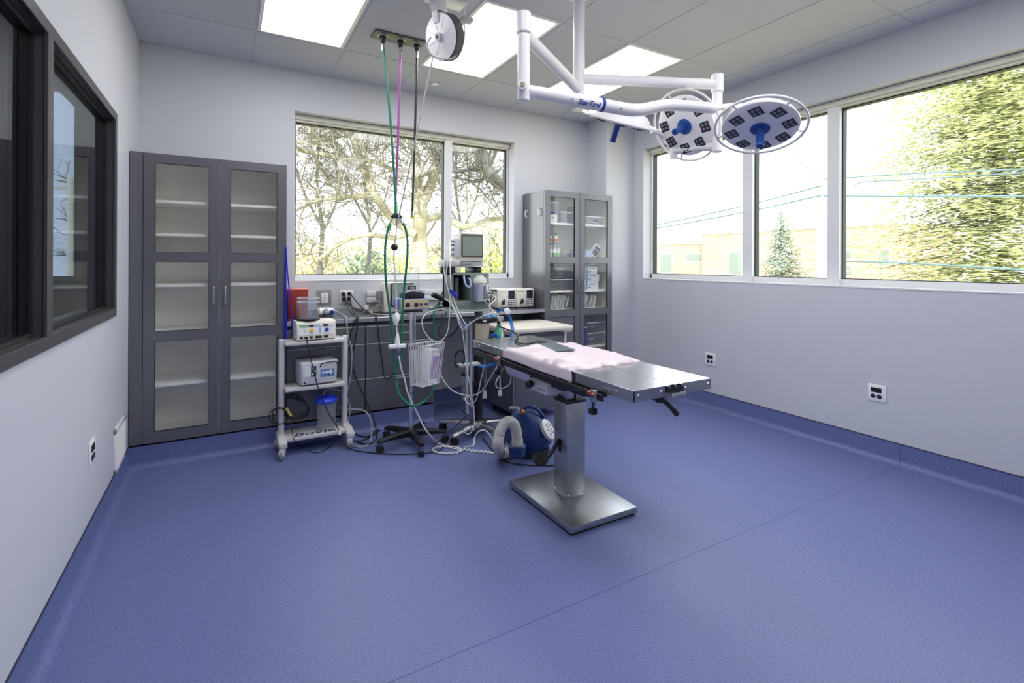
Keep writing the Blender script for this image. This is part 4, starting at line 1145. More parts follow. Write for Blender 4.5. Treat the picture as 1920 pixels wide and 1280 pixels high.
MB().box(2.440, 2.470, ya-.002, ya, 1.312, 1.318).obj('badge', m_black, AM)
for x in (2.118, 2.352):
    MB().box(x, x+.075, -.93, -.76, 1.342, 1.386, bev=.002).obj('shelf_leg', m_blackmetal, AM)
MB().box(2.055, 2.462, -.965, -.72, 1.386, 1.398, bev=.002).obj('top_shelf', m_steel2, AM)
MB().box(2.060, 2.09, -.955, -.93, 1.335, 1.386, bev=.002).obj('shelf_hook', m_blackmetal, AM)
MB().box(AX-.028, AX+.028, AY-.024, AY+.024, .10, 1.02, bev=.003).obj('post', m_blackmetal, AM)
MB().lathe([(0, .118), (.05, .115), (.075, .10), (.085, .075), (.06, .062), (0, .062)], Matrix.Translation((AX, AY, 0))).obj('hub', m_alu, AM)
for a in (208, 280, 352, 64, 136):
    d = V((math.cos(R(a)), math.sin(R(a)), 0)); o = V((AX, AY, 0)); n = V((-d.y, d.x, 0))
    bm = bmesh.new(); secs = []
    for t_, w_, zlo, zhi in ((.03, .034, .068, .106), (.16, .028, .074, .104), (.27, .026, .072, .096), (.315, .030, .066, .092), (.345, .018, .066, .084)):
        c = o+d*t_
        secs.append([bm.verts.new(c+n*x+V((0, 0, z))) for x, z in ((-w_, zlo), (w_, zlo), (w_, zhi-.010), (w_*.6, zhi), (-w_*.6, zhi), (-w_, zhi-.010))])
    for p_, q_ in zip(secs, secs[1:]):
        for i in range(6): bm.faces.new([p_[i], p_[(i+1) % 6], q_[(i+1) % 6], q_[i]])
    bm.faces.new(secs[0][::-1]); bm.faces.new(secs[-1])
    b = MB(); b._in(bm); lg = b.obj('leg', m_alu, AM, ang=50)
    c = o+d*.315; e1 = V((math.cos(R(a+65)), math.sin(R(a+65)), 0)); ww = MB()
    for s in (-1, 1): ww.cyl(c+e1*.004*s+V((0, 0, .031)), c+e1*.022*s+V((0, 0, .031)), .031, n=20, bev=.004)
    cs = ww.obj('castor', m_rubber, AM); MB().cyl(c+V((0, 0, .03)), c+V((0, 0, .07)), .009).obj('stem', m_chrome, cs)
# absorber arm, head and canister
ac = P(904, 620, y=-1.17)
hz = P(900, 600, y=-1.17).z
MB().box(AX-.02, ac.x+.02 if ac.x > AX else AX+.02, ac.y-.01, AY, hz-.022, hz+.006).obj('absorber_arm', m_blackmetal, AM)
ah = MB().lathe([(0, 0), (.070, 0), (.074, .006), (.074, .030), (.066, .040), (0, .040)], Matrix.Translation((ac.x+.03, ac.y, hz-.016)), 32, sx=1.35).obj('absorber_head', m_black, AM)
MB().box(ac.x-.03, ac.x, ac.y-.101+.026, ac.y-.07, hz-.006, hz+.004).obj('label', m_white, ah)
MB().cyl((ac.x, ac.y, hz-.20), (ac.x, ac.y, hz-.016), .056, n=32, bev=.003).obj('absorber_canister', mat('soda lime granules', (202, 186, 160), .6, var=.35, scale=55), AM)
MB().cyl((ac.x, ac.y, hz-.215), (ac.x, ac.y, hz-.19), .060, n=32, bev=.004).obj('canister_ring', m_black, AM)
bl = mat('pale blue valve', (110, 160, 205), .3)
for dx, dz in ((.03, 0), (.085, .004)):
    MB().lathe([(0, .020), (.020, .018), (.026, .008), (.026, 0), (0, 0)], Matrix.Translation((ac.x+dx, ac.y-.03, hz+.022)), 20).obj('dome_valve', bl, AM)
pv = P(934, 580, y=-1.17)
MB().cyl((pv.x, pv.y, hz-.02), (pv.x, pv.y, pv.z), .010, n=14).obj('relief_valve_stem', m_chrome, AM)
MB().lathe([(0, .010), (.020, .010), (.022, .004), (.016, -.008), (0, -.010)], Matrix.Translation((pv.x, pv.y, pv.z)), 20).obj('relief_valve_knob', m_black, AM)
MB().box(ac.x+.06, pv.x+.04, ac.y-.02, ac.y+.02, hz-.014, hz+.02, bev=.005).obj('manifold', m_ltgrey, AM)
# green breathing bag
gt = P(935, 606, y=-1.17)
MB().lathe([(.012, 0), (.018, -.02), (.034, -.06), (.050, -.10), (.052, -.125), (.040, -.145), (0, -.150)], Matrix.Translation((gt.x, gt.y, gt.z)), 24, sx=1, sy=.6).obj('breathing_bag', mat('green rubber bag', (96, 190, 140), .3, var=.12, scale=10), AM)
MB().cyl((gt.x, gt.y, gt.z-.004), (gt.x, gt.y, hz-.01), .013, n=14).obj('bag_mount', m_black, AM)
# suction jar and corrugated tubes on the left of the post
jp = P(874, 722, y=-1.0)
MB().lathe([(0, -.11), (.036, -.11), (.040, -.105), (.040, .075), (.034, .085), (0, .085)], Matrix.Translation(jp), 26).obj('waste_canister', m_cleargrey, AM)
MB().cyl(jp+V((0, 0, .080)), jp+V((0, 0, .105)), .043, n=26, bev=.003).obj('canister_cap', m_black, AM)
MB().box(jp.x-.06, AX-.02, jp.y-.012, jp.y+.05, jp.z+.150, jp.z+.172, bev=.003).obj('tube_clip', m_ltgrey, AM)
MB().box(jp.x-.01, AX-.02, jp.y+.02, AY+.01, jp.z-.02, jp.z+.01).obj('canister_bracket', m_blackmetal, AM)
m_corr = mat('grey corrugated tube', (178, 186, 194), .4, var=.05)
def corr(pts, r, m, par, name, pitch=.008, depth=.12):
    p = catmull(pts, 8); L = sum((a-b_).length for a, b_ in zip(p, p[1:])); n = max(8, int(L/pitch)*2)
    # resample evenly
    out = [p[0]]; acc = 0; step = L/n; i = 0; cur = p[0]
    for q in p[1:]:
        while (q-cur).length+acc >= step:
            need = step-acc; cur = cur+(q-cur).normalized()*need; out.append(cur.copy()); acc = 0
        acc += (q-cur).length; cur = q
    m_ = len(out)-1
    b = MB(); b.tube(out, r, n=16, raw=True, rf=lambda t: r*(1+depth*(-1 if int(round(t*m_)) % 2 else 1)))
    return b.obj(name, m, par, ang=80)
for dx, v1 in ((-.014, 772), (.020, 762)):
    q = P(872, 605, y=-1.0); e2 = P(872, v1, y=-1.0)
    corr([(jp.x+dx-.004, -1.045, q.z-.01), (jp.x+dx, -1.045, jp.z+.2), (jp.x+dx, -1.045, jp.z), (jp.x+dx+.004, -1.045, e2.z)], .0115, m_corr, AM, 'scavenger_tube')
# blue breathing circuit
m_bt = clear('blue breathing hose', (120, 178, 235), 1.4, .1, .42, (70, 146, 225))
BC = thing('breathing_circuit', 'pale blue corrugated breathing hose arching from the machine onto the table head', 'hose', tuple(P(958, 640, y=-1.3)))
corr([P(931, 584, y=-1.17), P(940, 580, y=-1.19), P(951, 587, y=-1.22), P(958, 602, y=-1.26), P(961, 620, y=-1.32), P(958, 634, y=-1.42), P(953, 642, y=-1.50)], .0125, m_bt, BC, 'blue_hose')
MB().lathe([(0, 0), (.026, 0), (.028, .010), (.02, .022), (0, .024)], at(P(950, 584, y=-1.23), (-.2, -1, .2))).obj('hose_union', m_white, BC)
corr([P(919, 632, y=-1.22), P(926, 627, y=-1.23), P(934, 632, y=-1.26), P(940, 642, y=-1.36)], .0125, m_bt, BC, 'blue_hose')
MB().cyl(P(951, 641, y=-1.52), P(958, 645, y=-1.54), .016, n=16).obj('y_piece', m_clear, BC)
B2 = thing('blue_tube', 'short bright blue tube under the head end of the table', 'hose', tuple(P(918, 688, y=-1.5)))
corr([P(899, 686, y=-1.33), P(912, 687, y=-1.42), P(926, 683, y=-1.5), P(936, 676, y=-1.58)], .0115, mat('bright blue tube', (36, 124, 214), .35), B2, 'tubing')

# monitor on the machine
PM = thing('patient_monitor', 'small beige patient monitor on top of the anaesthesia machine', 'monitor', (2.345, -.85, 1.398))
MB().box(2.243, 2.458, -.905, -.74, 1.432, 1.668, bev=.010, seg=3).obj('housing', m_beige, PM)
MB().box(2.252, 2.451, -.912, -.904, 1.470, 1.662, bev=.003).obj('bezel', mat('olive grey bezel', (84, 86, 76), .4), PM)
MB().box(2.264, 2.440, -.914, -.911, 1.482, 1.640).obj('screen', m_screen, PM)
MB().box(2.20, 2.246, -.90, -.76, 1.47, 1.62, bev=.006).obj('lead_module', m_ltgrey, PM)
for z in (1.49, 1.53, 1.57, 1.60): MB().cyl((2.20, -.87, z), (2.175, -.875, z), .010, n=12).obj('lead_plug', m_grey, PM)
MB().box(2.10, 2.23, -.94, -.78, 1.399, 1.445, bev=.004).obj('power_block', m_ltgrey, PM)
MB().box(2.24, 2.46, -.89, -.76, 1.399, 1.434, bev=.003).obj('foot', m_ltgrey, PM)
MB().box(2.238, 2.34, -.93, -.86, 1.400, 1.425, bev=.003).obj('cradle', m_grey, PM)

# ================================================================== GREY CABINET TROLLEY WITH BEIGE TOP
CT = thing('supply_trolley', 'charcoal cabinet trolley with a rounded beige top behind the operating table', 'trolley', (3.05, -.64, 0))
MB().box(2.775, 3.345, -.862, -.385, .085, .802, bev=.004).obj('body', m_dark, CT)
MB().box(2.800, 3.320, -.866, -.860, .115, .745, bev=.002).obj('front_panel', m_dark, CT)
MB().box(2.79, 3.33, -.868, -.86, .750, .792, bev=.002).obj('top_drawer', m_dark, CT)
b = MB().prism([(2.708, -.955), (3.372, -.955), (3.372, -.35), (2.708, -.35)], .046, Matrix.Translation((0, 0, .802)), bev=.016)
b.obj('top', m_beige, CT)
for x0, x1 in ((2.708, 2.80), (3.25, 3.372)): MB().box(x0+.01, x1-.01, -.945, -.36, .788, .806, bev=.004).obj('top_corner', m_beige, CT)
MB().box(3.326, 3.352, -.872, -.850, .10, .80, bev=.004).obj('corner_post', m_ltgrey, CT)
MB().box(2.768, 2.792, -.872, -.850, .10, .80, bev=.004).obj('corner_post', m_dark, CT)
for x in (2.82, 3.30):
    for y in (-.80, -.44): caster(CT, x, y, .032, .086, .4, m_rubber, m_blackmetal)

# ================================================================== WARM-AIR BLOWER
BX, BY = 2.535, -1.52
BW = thing('warm_air_blower', 'dark blue teardrop warm-air blower on the floor behind the table column', 'blower', (BX, BY, 0))
bm = bmesh.new()
bmesh.ops.create_uvsphere(bm, u_segments=40, v_segments=28, radius=1)
for v in bm.verts:
    x, y, z = v.co
    zz = (z+1)/2
    # broad rounded base that narrows and leans to a crest
    w_ = .202*(1-.62*max(0, zz-.30)**1.15) if zz > .30 else .202*(.90+.10*(zz/.30)**.5)
    dpt = .148*(1-.50*max(0, zz-.2)**1.2)
    rr_ = math.hypot(x, y); k = (rr_**.55/rr_) if rr_ > 1e-6 else 0
    v.co = V((x*k*w_-.03*zz**2, y*k*dpt, .012+.318*zz**.80))
b = MB(Matrix.Translation((BX, BY, 0)) @ Matrix.Rotation(R(-22), 4, 'Z')); b._in(bm)
b.obj('shell', m_navy, BW, ang=70)
LM = Matrix.Translation((BX, BY, 0)) @ Matrix.Rotation(R(-22), 4, 'Z')
MB(LM).lathe([(0, .0), (.150, .0), (.160, .02), (.150, .05), (0, .05)], None, 40, sy=.7).obj('base', mat('very dark navy', (22, 28, 52), .4), BW)
MB(LM).tube([(-.075, -.02, .300), (-.050, -.03, .345), (.0, -.035, .365), (.060, -.04, .335), (.115, -.045, .265), (.150, -.05, .200)], .013, n=12).obj('handle', m_navy, BW)
MB(LM).tube([(-.085, -.05, .345), (-.10, -.04, .36), (-.15, -.01, .352)], .010).obj('hose_clip', m_ltgrey, BW)
MB(LM).cyl((-.062, -.06, .33), (-.055, -.065, .345), .014, n=14).obj('amber_cap', mat('amber plastic', (214, 150, 40), .35), BW)
# oval panel with round keys on the right-hand slope
pn = LM @ Matrix.Translation((.122, -.100, .212)) @ frame_z(V((.66, -.62, .62)))
o = MB(pn).lathe([(0, .012), (.046, .012), (.057, .006), (.057, -.02), (0, -.02)], None, 32, sy=1.35).obj('control_panel', m_white, BW)
for i, (x, y) in enumerate([(-.018, .03), (.008, .036), (.026, .018), (-.004, .012), (-.026, -.004), (.020, -.008), (.0, -.018), (.024, -.034)]):
    MB(pn).cyl((x, y, .011), (x, y, .014), .0075, n=14).obj('key', m_grey, o)
MB(pn).lathe([(.008, .012), (.011, .012), (.011, .0135), (.008, .0135)], Matrix.Translation((-.012, -.040, 0)), 18).obj('blue_mark', m_blue, o)
# nozzle socket and corrugated hose
sk = P(970, 834, y=-1.66)
MB().lathe([(0, -.085), (.055, -.075), (.062, -.03), (.060, 0), (.046, .008), (.040, .0), (0, 0)], at(sk, (-.05, -.1, 1)), 28).obj('hose_socket', m_navy, BW)
m_wh = mat('off-white corrugated hose', (218, 214, 205), .45, var=.03)
h0 = sk+V((0, 0, -.01))
corr([h0, P(969, 815, y=-1.66), P(965, 798, y=-1.66), P(955, 790, y=-1.67), P(944, 796, y=-1.68), P(936, 815, y=-1.69), P(934, 835, y=-1.69), P(939, 850, z=.045), P(953, 848, z=.045), P(962, 840, z=.045)], .036, m_wh, BW, 'hose', pitch=.0135, depth=.075)
MB().cyl(h0+V((0, 0, .0)), h0+V((0, 0, .055)), .040, n=26, bev=.004).obj('hose_cuff', m_wh, BW)
# ================================================================== CABLES AND LOOSE LEADS
def cable(name, label, pts, r, m, cat='cable', ends=None, n=8, group=None):
    pts = [V(p) for p in pts]
    t = thing(name, label, cat, tuple(pts[0]), 0, group)
    MB().tube(pts, r, n=n).obj('lead', m, t)
    if ends: ends(t)
    return t
fl = lambda u, v, h=.006: P(u, v, z=h)
yw = lambda u, v, y: P(u, v, y=y)
# from the plugged outlet
cable('power_cord', 'black power cord from the wall outlet falling straight behind the trolley post', [(1.498, -.05, 1.13), (1.502, -.10, 1.06), (1.51, -.30, .985), (1.512, -.468, .962), yw(656, 631, -.475), yw(659, 666, -.472), yw(657, 700, -.475), yw(650, 730, -.478), yw(645, 752, -.485)], .0055, m_blackcord)
cable('power_cord', 'black power cord crossing the drawer fronts down to the floor by the device pole', [(1.545, -.05, 1.085), (1.545, -.10, 1.03), (1.527, -.30, .99), (1.524, -.472, .958), yw(664, 649, -.475), yw(661, 673, -.475), yw(663, 694, -.48), yw(675, 726, -.50), yw(690, 758, -.53), yw(702, 790, -.58), fl(706, 822), fl(690, 832), fl(668, 828)], .0055, m_blackcord)
cable('power_cord', 'black power cord running right along the worktop and looping down over the drawers', [(1.548, -.05, 1.137), (1.60, -.09, 1.06), (1.66, -.18, .985), (1.69, -.36, .966), (1.672, -.468, .962), yw(711, 640, -.475), yw(717, 680, -.475), yw(721, 707, -.478), yw(733, 706, -.48), yw(744, 688, -.482), yw(748, 668, -.48)], .005, m_blackcord)
cable('power_cord', 'black power cord with a pale tag between the outlet and the bench monitor', [(1.498, -.05, 1.087), (1.56, -.06, 1.02), (1.66, -.10, .972), (1.74, -.14, .966), (1.80, -.10, .966)], .005, m_blackcord, ends=lambda t: MB().box(1.648, 1.690, -.135, -.133, 1.0, 1.04).obj('tag', m_white, t))
cable('suction_tube', 'clear grey suction tube from the regulator over the worktop edge to the trolley', [(1.41, -.115, .994), (1.43, -.30, .975), (1.425, -.468, .965), yw(652, 628, -.475), yw(659, 655, -.475), yw(659, 690, -.475), yw(652, 728, -.48), yw(647, 742, -.49)], .0065, m_greycord)
cable('drain_tube', 'clear grey tube curving from behind the trolley to the floor', [yw(636, 765, -.45), yw(660, 767, -.50), yw(681, 769, -.55), yw(693, 782, -.60), yw(697, 805, -.62), fl(694, 828), fl(680, 838), fl(664, 836)], .0065, m_greycord)
cable('canister_tube', 'clear tube looping from the canister port round the trolley post', [yw(607, 740, -.60), yw(612, 731, -.60), yw(628, 730, -.58), yw(645, 737, -.52), yw(655, 758, -.50), yw(656, 775, -.50), yw(650, 795, -.52)], .005, m_greycord)
# trolley cords
def tag_end(t): MB().cyl(yw(636, 806, -.72), yw(637, 815, -.73), .010, n=12).obj('ferrite', m_white, t)
cable('pedal_cord', 'black cord from the electrosurgical generator down past the base shelf to the floor', [yw(575, 634, -.662), yw(577, 645, -.672), yw(588, 695, -.69), yw(598, 730, -.70), yw(615, 772, -.71), yw(632, 800, -.72), yw(637, 815, -.73), yw(646, 832, -.76), fl(662, 843), fl(700, 849), fl(745, 851), fl(800, 849), fl(830, 842)], .0042, m_blackcord, ends=tag_end)
b = []
for i in range(46):
    a = i*.82
    b.append(yw(553+24*math.cos(a)+3*math.sin(i*1.7), 762+19*math.sin(a)+6*math.sin(i*.9), -.56-.004*(i % 5)))
cable('coiled_cable', 'black cable coiled untidily under the trolley middle shelf', b[:34], .0045, m_blackcord)
cable('loop_cable', 'black cable loop with a yellow tie sticking out left of the trolley', [yw(545, 782, -.60), yw(536, 769, -.61), yw(522, 764, -.62), yw(508, 772, -.63), yw(505, 785, -.63), yw(514, 794, -.62), yw(532, 793, -.61), yw(540, 780, -.60), yw(530, 766, -.60), yw(514, 769, -.62), yw(512, 786, -.62), yw(524, 795, -.61)], .0042, m_blackcord,
      ends=lambda t: MB().tube([yw(537, 765, -.62), yw(542, 774, -.62), yw(546, 779, -.62)], .010, n=8).obj('yellow_tie', mat('yellow tie', (206, 196, 96), .5), t))
cable('thin_cord', 'thin black cord drooping from the trolley base onto the floor', [yw(546, 779, -.625), yw(547, 800, -.70), yw(551, 822, -.715), fl(566, 838), fl(590, 848), fl(612, 842), fl(624, 830)], .003, m_blackcord)
cable('rear_cord', 'black cords lying on the floor between the trolley and the device pole', [fl(655, 806), fl(672, 816), fl(690, 818), fl(702, 809), fl(712, 806), fl(700, 815), fl(680, 825), fl(660, 826)], .005, m_blackcord)
# white cord from the tap to the floor, then a wavy run to the blower
wv = [yw(747, 662, -1.06), yw(752, 690, -1.07), yw(759, 712, -1.08), yw(764, 735, -1.09), yw(775, 760, -1.10), yw(785, 780, -1.10), yw(793, 797, -1.11), yw(803, 812, -1.12), fl(818, 828, .012), fl(836, 836), fl(852, 841)]
for i in range(1, 22):
    u = 852+i*3.9; wv.append(fl(u, 841+i*.42+1.5*(-1)**i))
cable('white_mains_cord', 'twisted white cord from the hanging tap down to the floor and on to the blower', wv, .0058, m_whitecord)
wv = []
for i in range(30):
    a = PI*2*i/30
    wv.append(fl(838+27*math.cos(a)+1.2*(-1)**i, 843+6.5*math.sin(a)+1.1*(-1)**i, .010))
cable('floor_cord_loop', 'flat oval loop of wavy white cord on the floor beside the pole castor', wv[:29], .0055, m_whitecord)
cable('arched_white_cord', 'white cord arching over the silver base legs to the blower hose', [fl(872, 838), fl(888, 834), yw(889, 822, -1.12), yw(895, 811, -1.12), yw(906, 806, -1.13), yw(916, 812, -1.16), yw(924, 824, -1.20), fl(932, 836)], .005, m_whitecord)
cable('slant_cord', 'black cord slanting from the pole castor up to the machine post', [fl(806, 842, .03), yw(830, 820, -1.06), yw(850, 802, -1.03), yw(868, 786, -1.0), yw(874, 776, -.99), yw(868, 770, -.99), yw(882, 762, -.98)], .005, mat('dark blue cord', (20, 22, 48), .5))
cable('floor_slim_cord', 'thin black cord on the floor beneath the blower hose', [fl(905, 822), fl(914, 832), fl(922, 842), fl(935, 856), fl(960, 868), fl(1000, 872), fl(1040, 872)], .0045, m_blackcord)
# ECG style leads from the monitor
leads = [
 ('white patient lead hanging from the monitor past the post to the base', [(2.172, -.875, 1.60), yw(838, 470, -.98), yw(832, 500, -1.0), yw(838, 535, -1.02), yw(848, 568, -1.03), yw(858, 590, -1.04), yw(866, 615, -1.06), yw(871, 650, -1.08), yw(876, 690, -1.09), yw(883, 735, -1.10), yw(889, 775, -1.10), yw(888, 800, -1.10), yw(880, 813, -1.11), yw(871, 810, -1.11), yw(872, 802, -1.11), yw(882, 800, -1.11), yw(889, 806, -1.11)]),
 ('white patient lead swinging left in a wide loop over the worktop edge', [(2.172, -.875, 1.57), yw(842, 480, -.98), yw(836, 520, -.99), yw(843, 560, -.99), yw(842, 600, -1.0), yw(838, 625, -1.0), yw(825, 640, -1.0), yw(808, 636, -1.0), yw(795, 620, -1.0), yw(791, 603, -1.0), yw(797, 590, -.98), yw(812, 582, -.9), yw(835, 578, -.85)]),
 ('white patient lead curving over the black absorber arm', [(2.172, -.875, 1.53), yw(844, 500, -1.0), yw(846, 540, -1.03), yw(856, 575, -1.05), yw(866, 597, -1.08), yw(876, 612, -1.10), yw(870, 618, -1.12), yw(862, 610, -1.12), yw(856, 590, -1.1), yw(846, 570, -1.05), yw(835, 560, -1.0)]),
 ('white patient lead reaching from the blue clip across to the blue valves', [yw(866, 620, -1.10), yw(874, 612, -1.13), yw(888, 602, -1.18), yw(905, 593, -1.26), yw(922, 587, -1.28), yw(932, 588, -1.27)]),
 ('white patient lead looping off the pump cables to the manifold', [yw(908, 565, -1.0), yw(914, 556, -1.02), yw(922, 552, -1.04), yw(930, 560, -1.1), yw(918, 572, -1.15), yw(924, 582, -1.22), yw(934, 592, -1.26), yw(938, 602, -1.27), yw(941, 620, -1.29), yw(942, 634, -1.35)]),
 ('white patient lead draped from the basket to the table clamp', [yw(822, 690, -.95), yw(828, 705, -.98), yw(838, 722, -1.02), yw(852, 734, -1.06), yw(870, 740, -1.15), yw(885, 741, -1.25), yw(898, 737, -1.35), yw(910, 724, -1.5), yw(924, 700, -1.75), yw(934, 684, -1.89)]),
 ('white patient lead falling from the table edge and round the post foot', [yw(912, 660, -1.46), yw(907, 690, -1.45), yw(901, 715, -1.40), yw(896, 740, -1.32), yw(889, 754, -1.25), yw(878, 757, -1.15), yw(872, 748, -1.10), yw(877, 742, -1.09), yw(884, 750, -1.10), yw(889, 765, -1.10)]),
]
for l, p in leads: cable('patient_lead', l, p, .0042, m_whitecord, group='white leads round the anaesthesia machine')
BCp = yw(851, 549, -1.04)
t = thing('blue_clip', 'bright blue clip gathering the white leads beside the machine', 'clip', tuple(BCp))
MB().tube([yw(845, 543, -1.05), yw(849, 549, -1.05), yw(857, 556, -1.05)], .013, n=10).obj('clip', m_bluecord, t)
t = thing('lead_block', 'translucent blue-grey lead junction clipped to the absorber arm', 'connector', tuple(yw(868, 609, -1.10)))
for i, (u, v) in enumerate(((864, 603), (870, 606), (877, 606), (868, 612), (880, 602))):
    MB().cyl(yw(u, v, -1.11), yw(u+3, v+8, -1.12), .008, n=10).obj('plug', mat('blue grey plastic', (120, 138, 176), .35), t)
# things hanging under the head end of the table
TE = thing('airway_tube', 'stiff clear tube hanging under the head end of the table', 'tube', tuple(yw(910, 658, -1.47)))
MB().tube([yw(911, 653, -1.48), yw(910, 672, -1.48), yw(911, 700, -1.48), yw(909, 735, -1.48)], .009, n=12).obj('tube', m_cleargrey, TE)
MB().cyl(yw(909, 733, -1.48), yw(908.5, 746, -1.48), .013, .015, n=14).obj('end_cap', m_ltgrey, TE)
PR = thing('temperature_probe', 'white probe lead with a small plug hanging from the near table clamp', 'probe', (2.045, -1.90, .80))
MB().tube([(2.050, -1.905, .772), yw(937, 705, -1.905), yw(938, 732, -1.905)], .0042).obj('lead', m_whitecord, PR)
MB().box(*[q for a, d_ in zip(yw(938, 737, -1.905), (.011, .008, .017)) for q in (a-d_, a+d_)], bev=.003).obj('plug', m_white, PR)
MB().tube([yw(943, 690, -1.905), yw(936, 705, -1.91), yw(930, 716, -1.915), (yw(932, 726, -1.91)), yw(944, 727, -1.905), yw(955, 720, -1.90), yw(958, 707, -1.90), yw(953, 692, -1.90)], .0036).obj('loop', m_whitecord, PR)
cable('plate_cable', 'black cable from the grey return plate to the head of the table', [(2.318, -1.985, .924), (2.315, -1.93, .905), (2.30, -1.84, .884), (2.30, -1.74, .880), (2.34, -1.64, .878), (2.41, -1.56, .880), (2.44, -1.50, .89), (2.44, -1.40, .91), (2.41, -1.26, .93)], .0055, m_blackcord)
cable('coiled_black_lead', 'coil of black cable hanging on the left of the machine post', [yw(862+9*math.cos(i*.7+.1*i/9), 672+16*math.sin(i*.7), -.985-.002*(i % 7)) for i in range(36)], .004, m_blackcord)
# bundle on the worktop left of the machine
HS = thing('black_handset', 'black handset lying on the heap of leads on the worktop', 'handset', tuple(yw(818, 556, -.42)))
MB(Matrix.Translation(yw(820, 556, -.42)) @ Matrix.Rotation(R(25), 4, 'Y')).box(-.055, .055, -.03, .03, -.022, .022, bev=.012, seg=3).obj('body', m_black, HS)
rr_ = random.Random(3)
cols = [('grey lead looped in the heap on the worktop', m_greycord), ('white lead looped in the heap on the worktop', m_whitecord), ('green lead looped in the heap on the worktop', m_hosegreen), ('black lead looped in the heap on the worktop', m_blackcord)]
for i in range(12):
    l, m = cols[i % 4]
    l = ['topmost ', 'middle ', 'lowest '][i//4]+l
    c = V((2.33+.10*rr_.uniform(-1, 1), -.40+.05*rr_.uniform(-1, 1), .985+.013*(i//4)*1.2)); pts = []
    for k in range(11):
        a = k*.95+rr_.random()*.4; q = .035+.05*rr_.random()
        pts.append(c+V((q*1.4*math.cos(a), q*.8*math.sin(a), .012*rr_.uniform(-1, 1.6))))
    cable('bundled_lead', l, pts, .0042, m, n=6, group='heap of leads on the worktop')
cable('green_gas_lead', 'short green hose bending over the worktop edge left of the machine', [yw(836, 568, -.42), yw(824, 569, -.44), yw(815, 577, -.468), yw(813, 600, -.475), yw(813, 630, -.475), yw(814, 655, -.478)], .008, m_hosegreen)
cable('dark_green_lead', 'dark green lead sagging below the worktop edge left of the machine', [yw(838, 575, -.45), yw(836, 590, -.48), yw(828, 604, -.49), yw(822, 620, -.49), yw(827, 630, -.50), yw(840, 631, -.60), yw(852, 622, -.75), yw(862, 608, -.9)], .006, mat('dark green cord', (24, 70, 62), .5))
cable('angled_black_lead', 'straight black lead slanting from the handset up to the machine shelf', [yw(822, 572, -.44), yw(830, 548, -.6), yw(838, 520, -.8), yw(842, 505, -.92)], .005, m_blackcord)
cable('pump_cable_bundle', 'bundle of dark leads hooked on a bracket left of the infusion pumps', [yw(909, 566, -.98)]+[yw(918+9*math.cos(i*1.1), 560+9*math.sin(i*1.1)-i*.25, -.40-.02*(i % 4)) for i in range(16)], .004, m_blackcord)
KP = thing('pump_bracket', 'dark upright clamp bracket left of the infusion pumps', 'bracket', (2.87, -.25, WT))
MB().tube([(2.865, -.25, WT+.004), (2.868, -.25, 1.05), (2.885, -.25, 1.11), (2.895, -.25, 1.145)], .008).obj('stem', m_frame, KP)
MB().box(2.875, 2.925, -.275, -.225, 1.14, 1.158, bev=.004).obj('jaw', m_frame, KP)
MB().box(2.84, 2.90, -.28, -.22, WT, WT+.008, bev=.002).obj('foot', m_frame, KP)
cable('bench_cable', 'white signal cable lying behind the bench monitor', [(1.778, -.22, 1.06), (1.74, -.20, 1.03), (1.71, -.16, .99), (1.70, -.22, .968), (1.76, -.34, .966), (1.84, -.40, .965), (1.95, -.41, .965), (2.05, -.37, .965)], .0048, m_whitecord)
cable('bench_cable', 'grey cable draped from the bench monitor port to the trunking', [(1.778, -.22, 1.10), (1.74, -.18, 1.08), (1.715, -.10, 1.02), (1.69, -.06, .985), (1.62, -.08, .967), (1.56, -.14, .966)], .0045, m_greycord)
# ================================================================== SUPPLIES IN THE RIGHT-HAND GLAZED CABINET
m_card = mat('white carton', (226, 226, 230), .5, var=.02)
m_carton2 = mat('pale blue carton', (168, 182, 208), .5, var=.03)
m_pouch = mat('sterile pouch paper', (216, 216, 212), .5, var=.06, scale=20)
m_bin = clear('clear bin plastic', (252, 253, 254), 1.3, .05, .03, (250, 250, 252))
m_lbl = mat('blue shelf label print', (58, 70, 168), .5)
m_orange = mat('orange label', (206, 116, 58), .5)
m_gl = mat('green label', (150, 196, 140), .5, var=.15)
m_teal = mat('teal cap', (60, 110, 112), .5)
def carton(x0, x1, y0, y1, z0, h, label, m=None, marks=(), name='carton', grp=None):
    t = thing(name, label, 'box', ((x0+x1)/2, (y0+y1)/2, z0), 0, grp)
    MB().box(x0, x1, y0, y1, z0, z0+h, bev=.002, seg=1).obj('carton', m or m_card, t)
    for a, b_, c, d, mm in marks: MB().box(x0+a, x0+b_, y0-.0015, y0+.001, z0+c, z0+d).obj('print', mm, t)
    return t
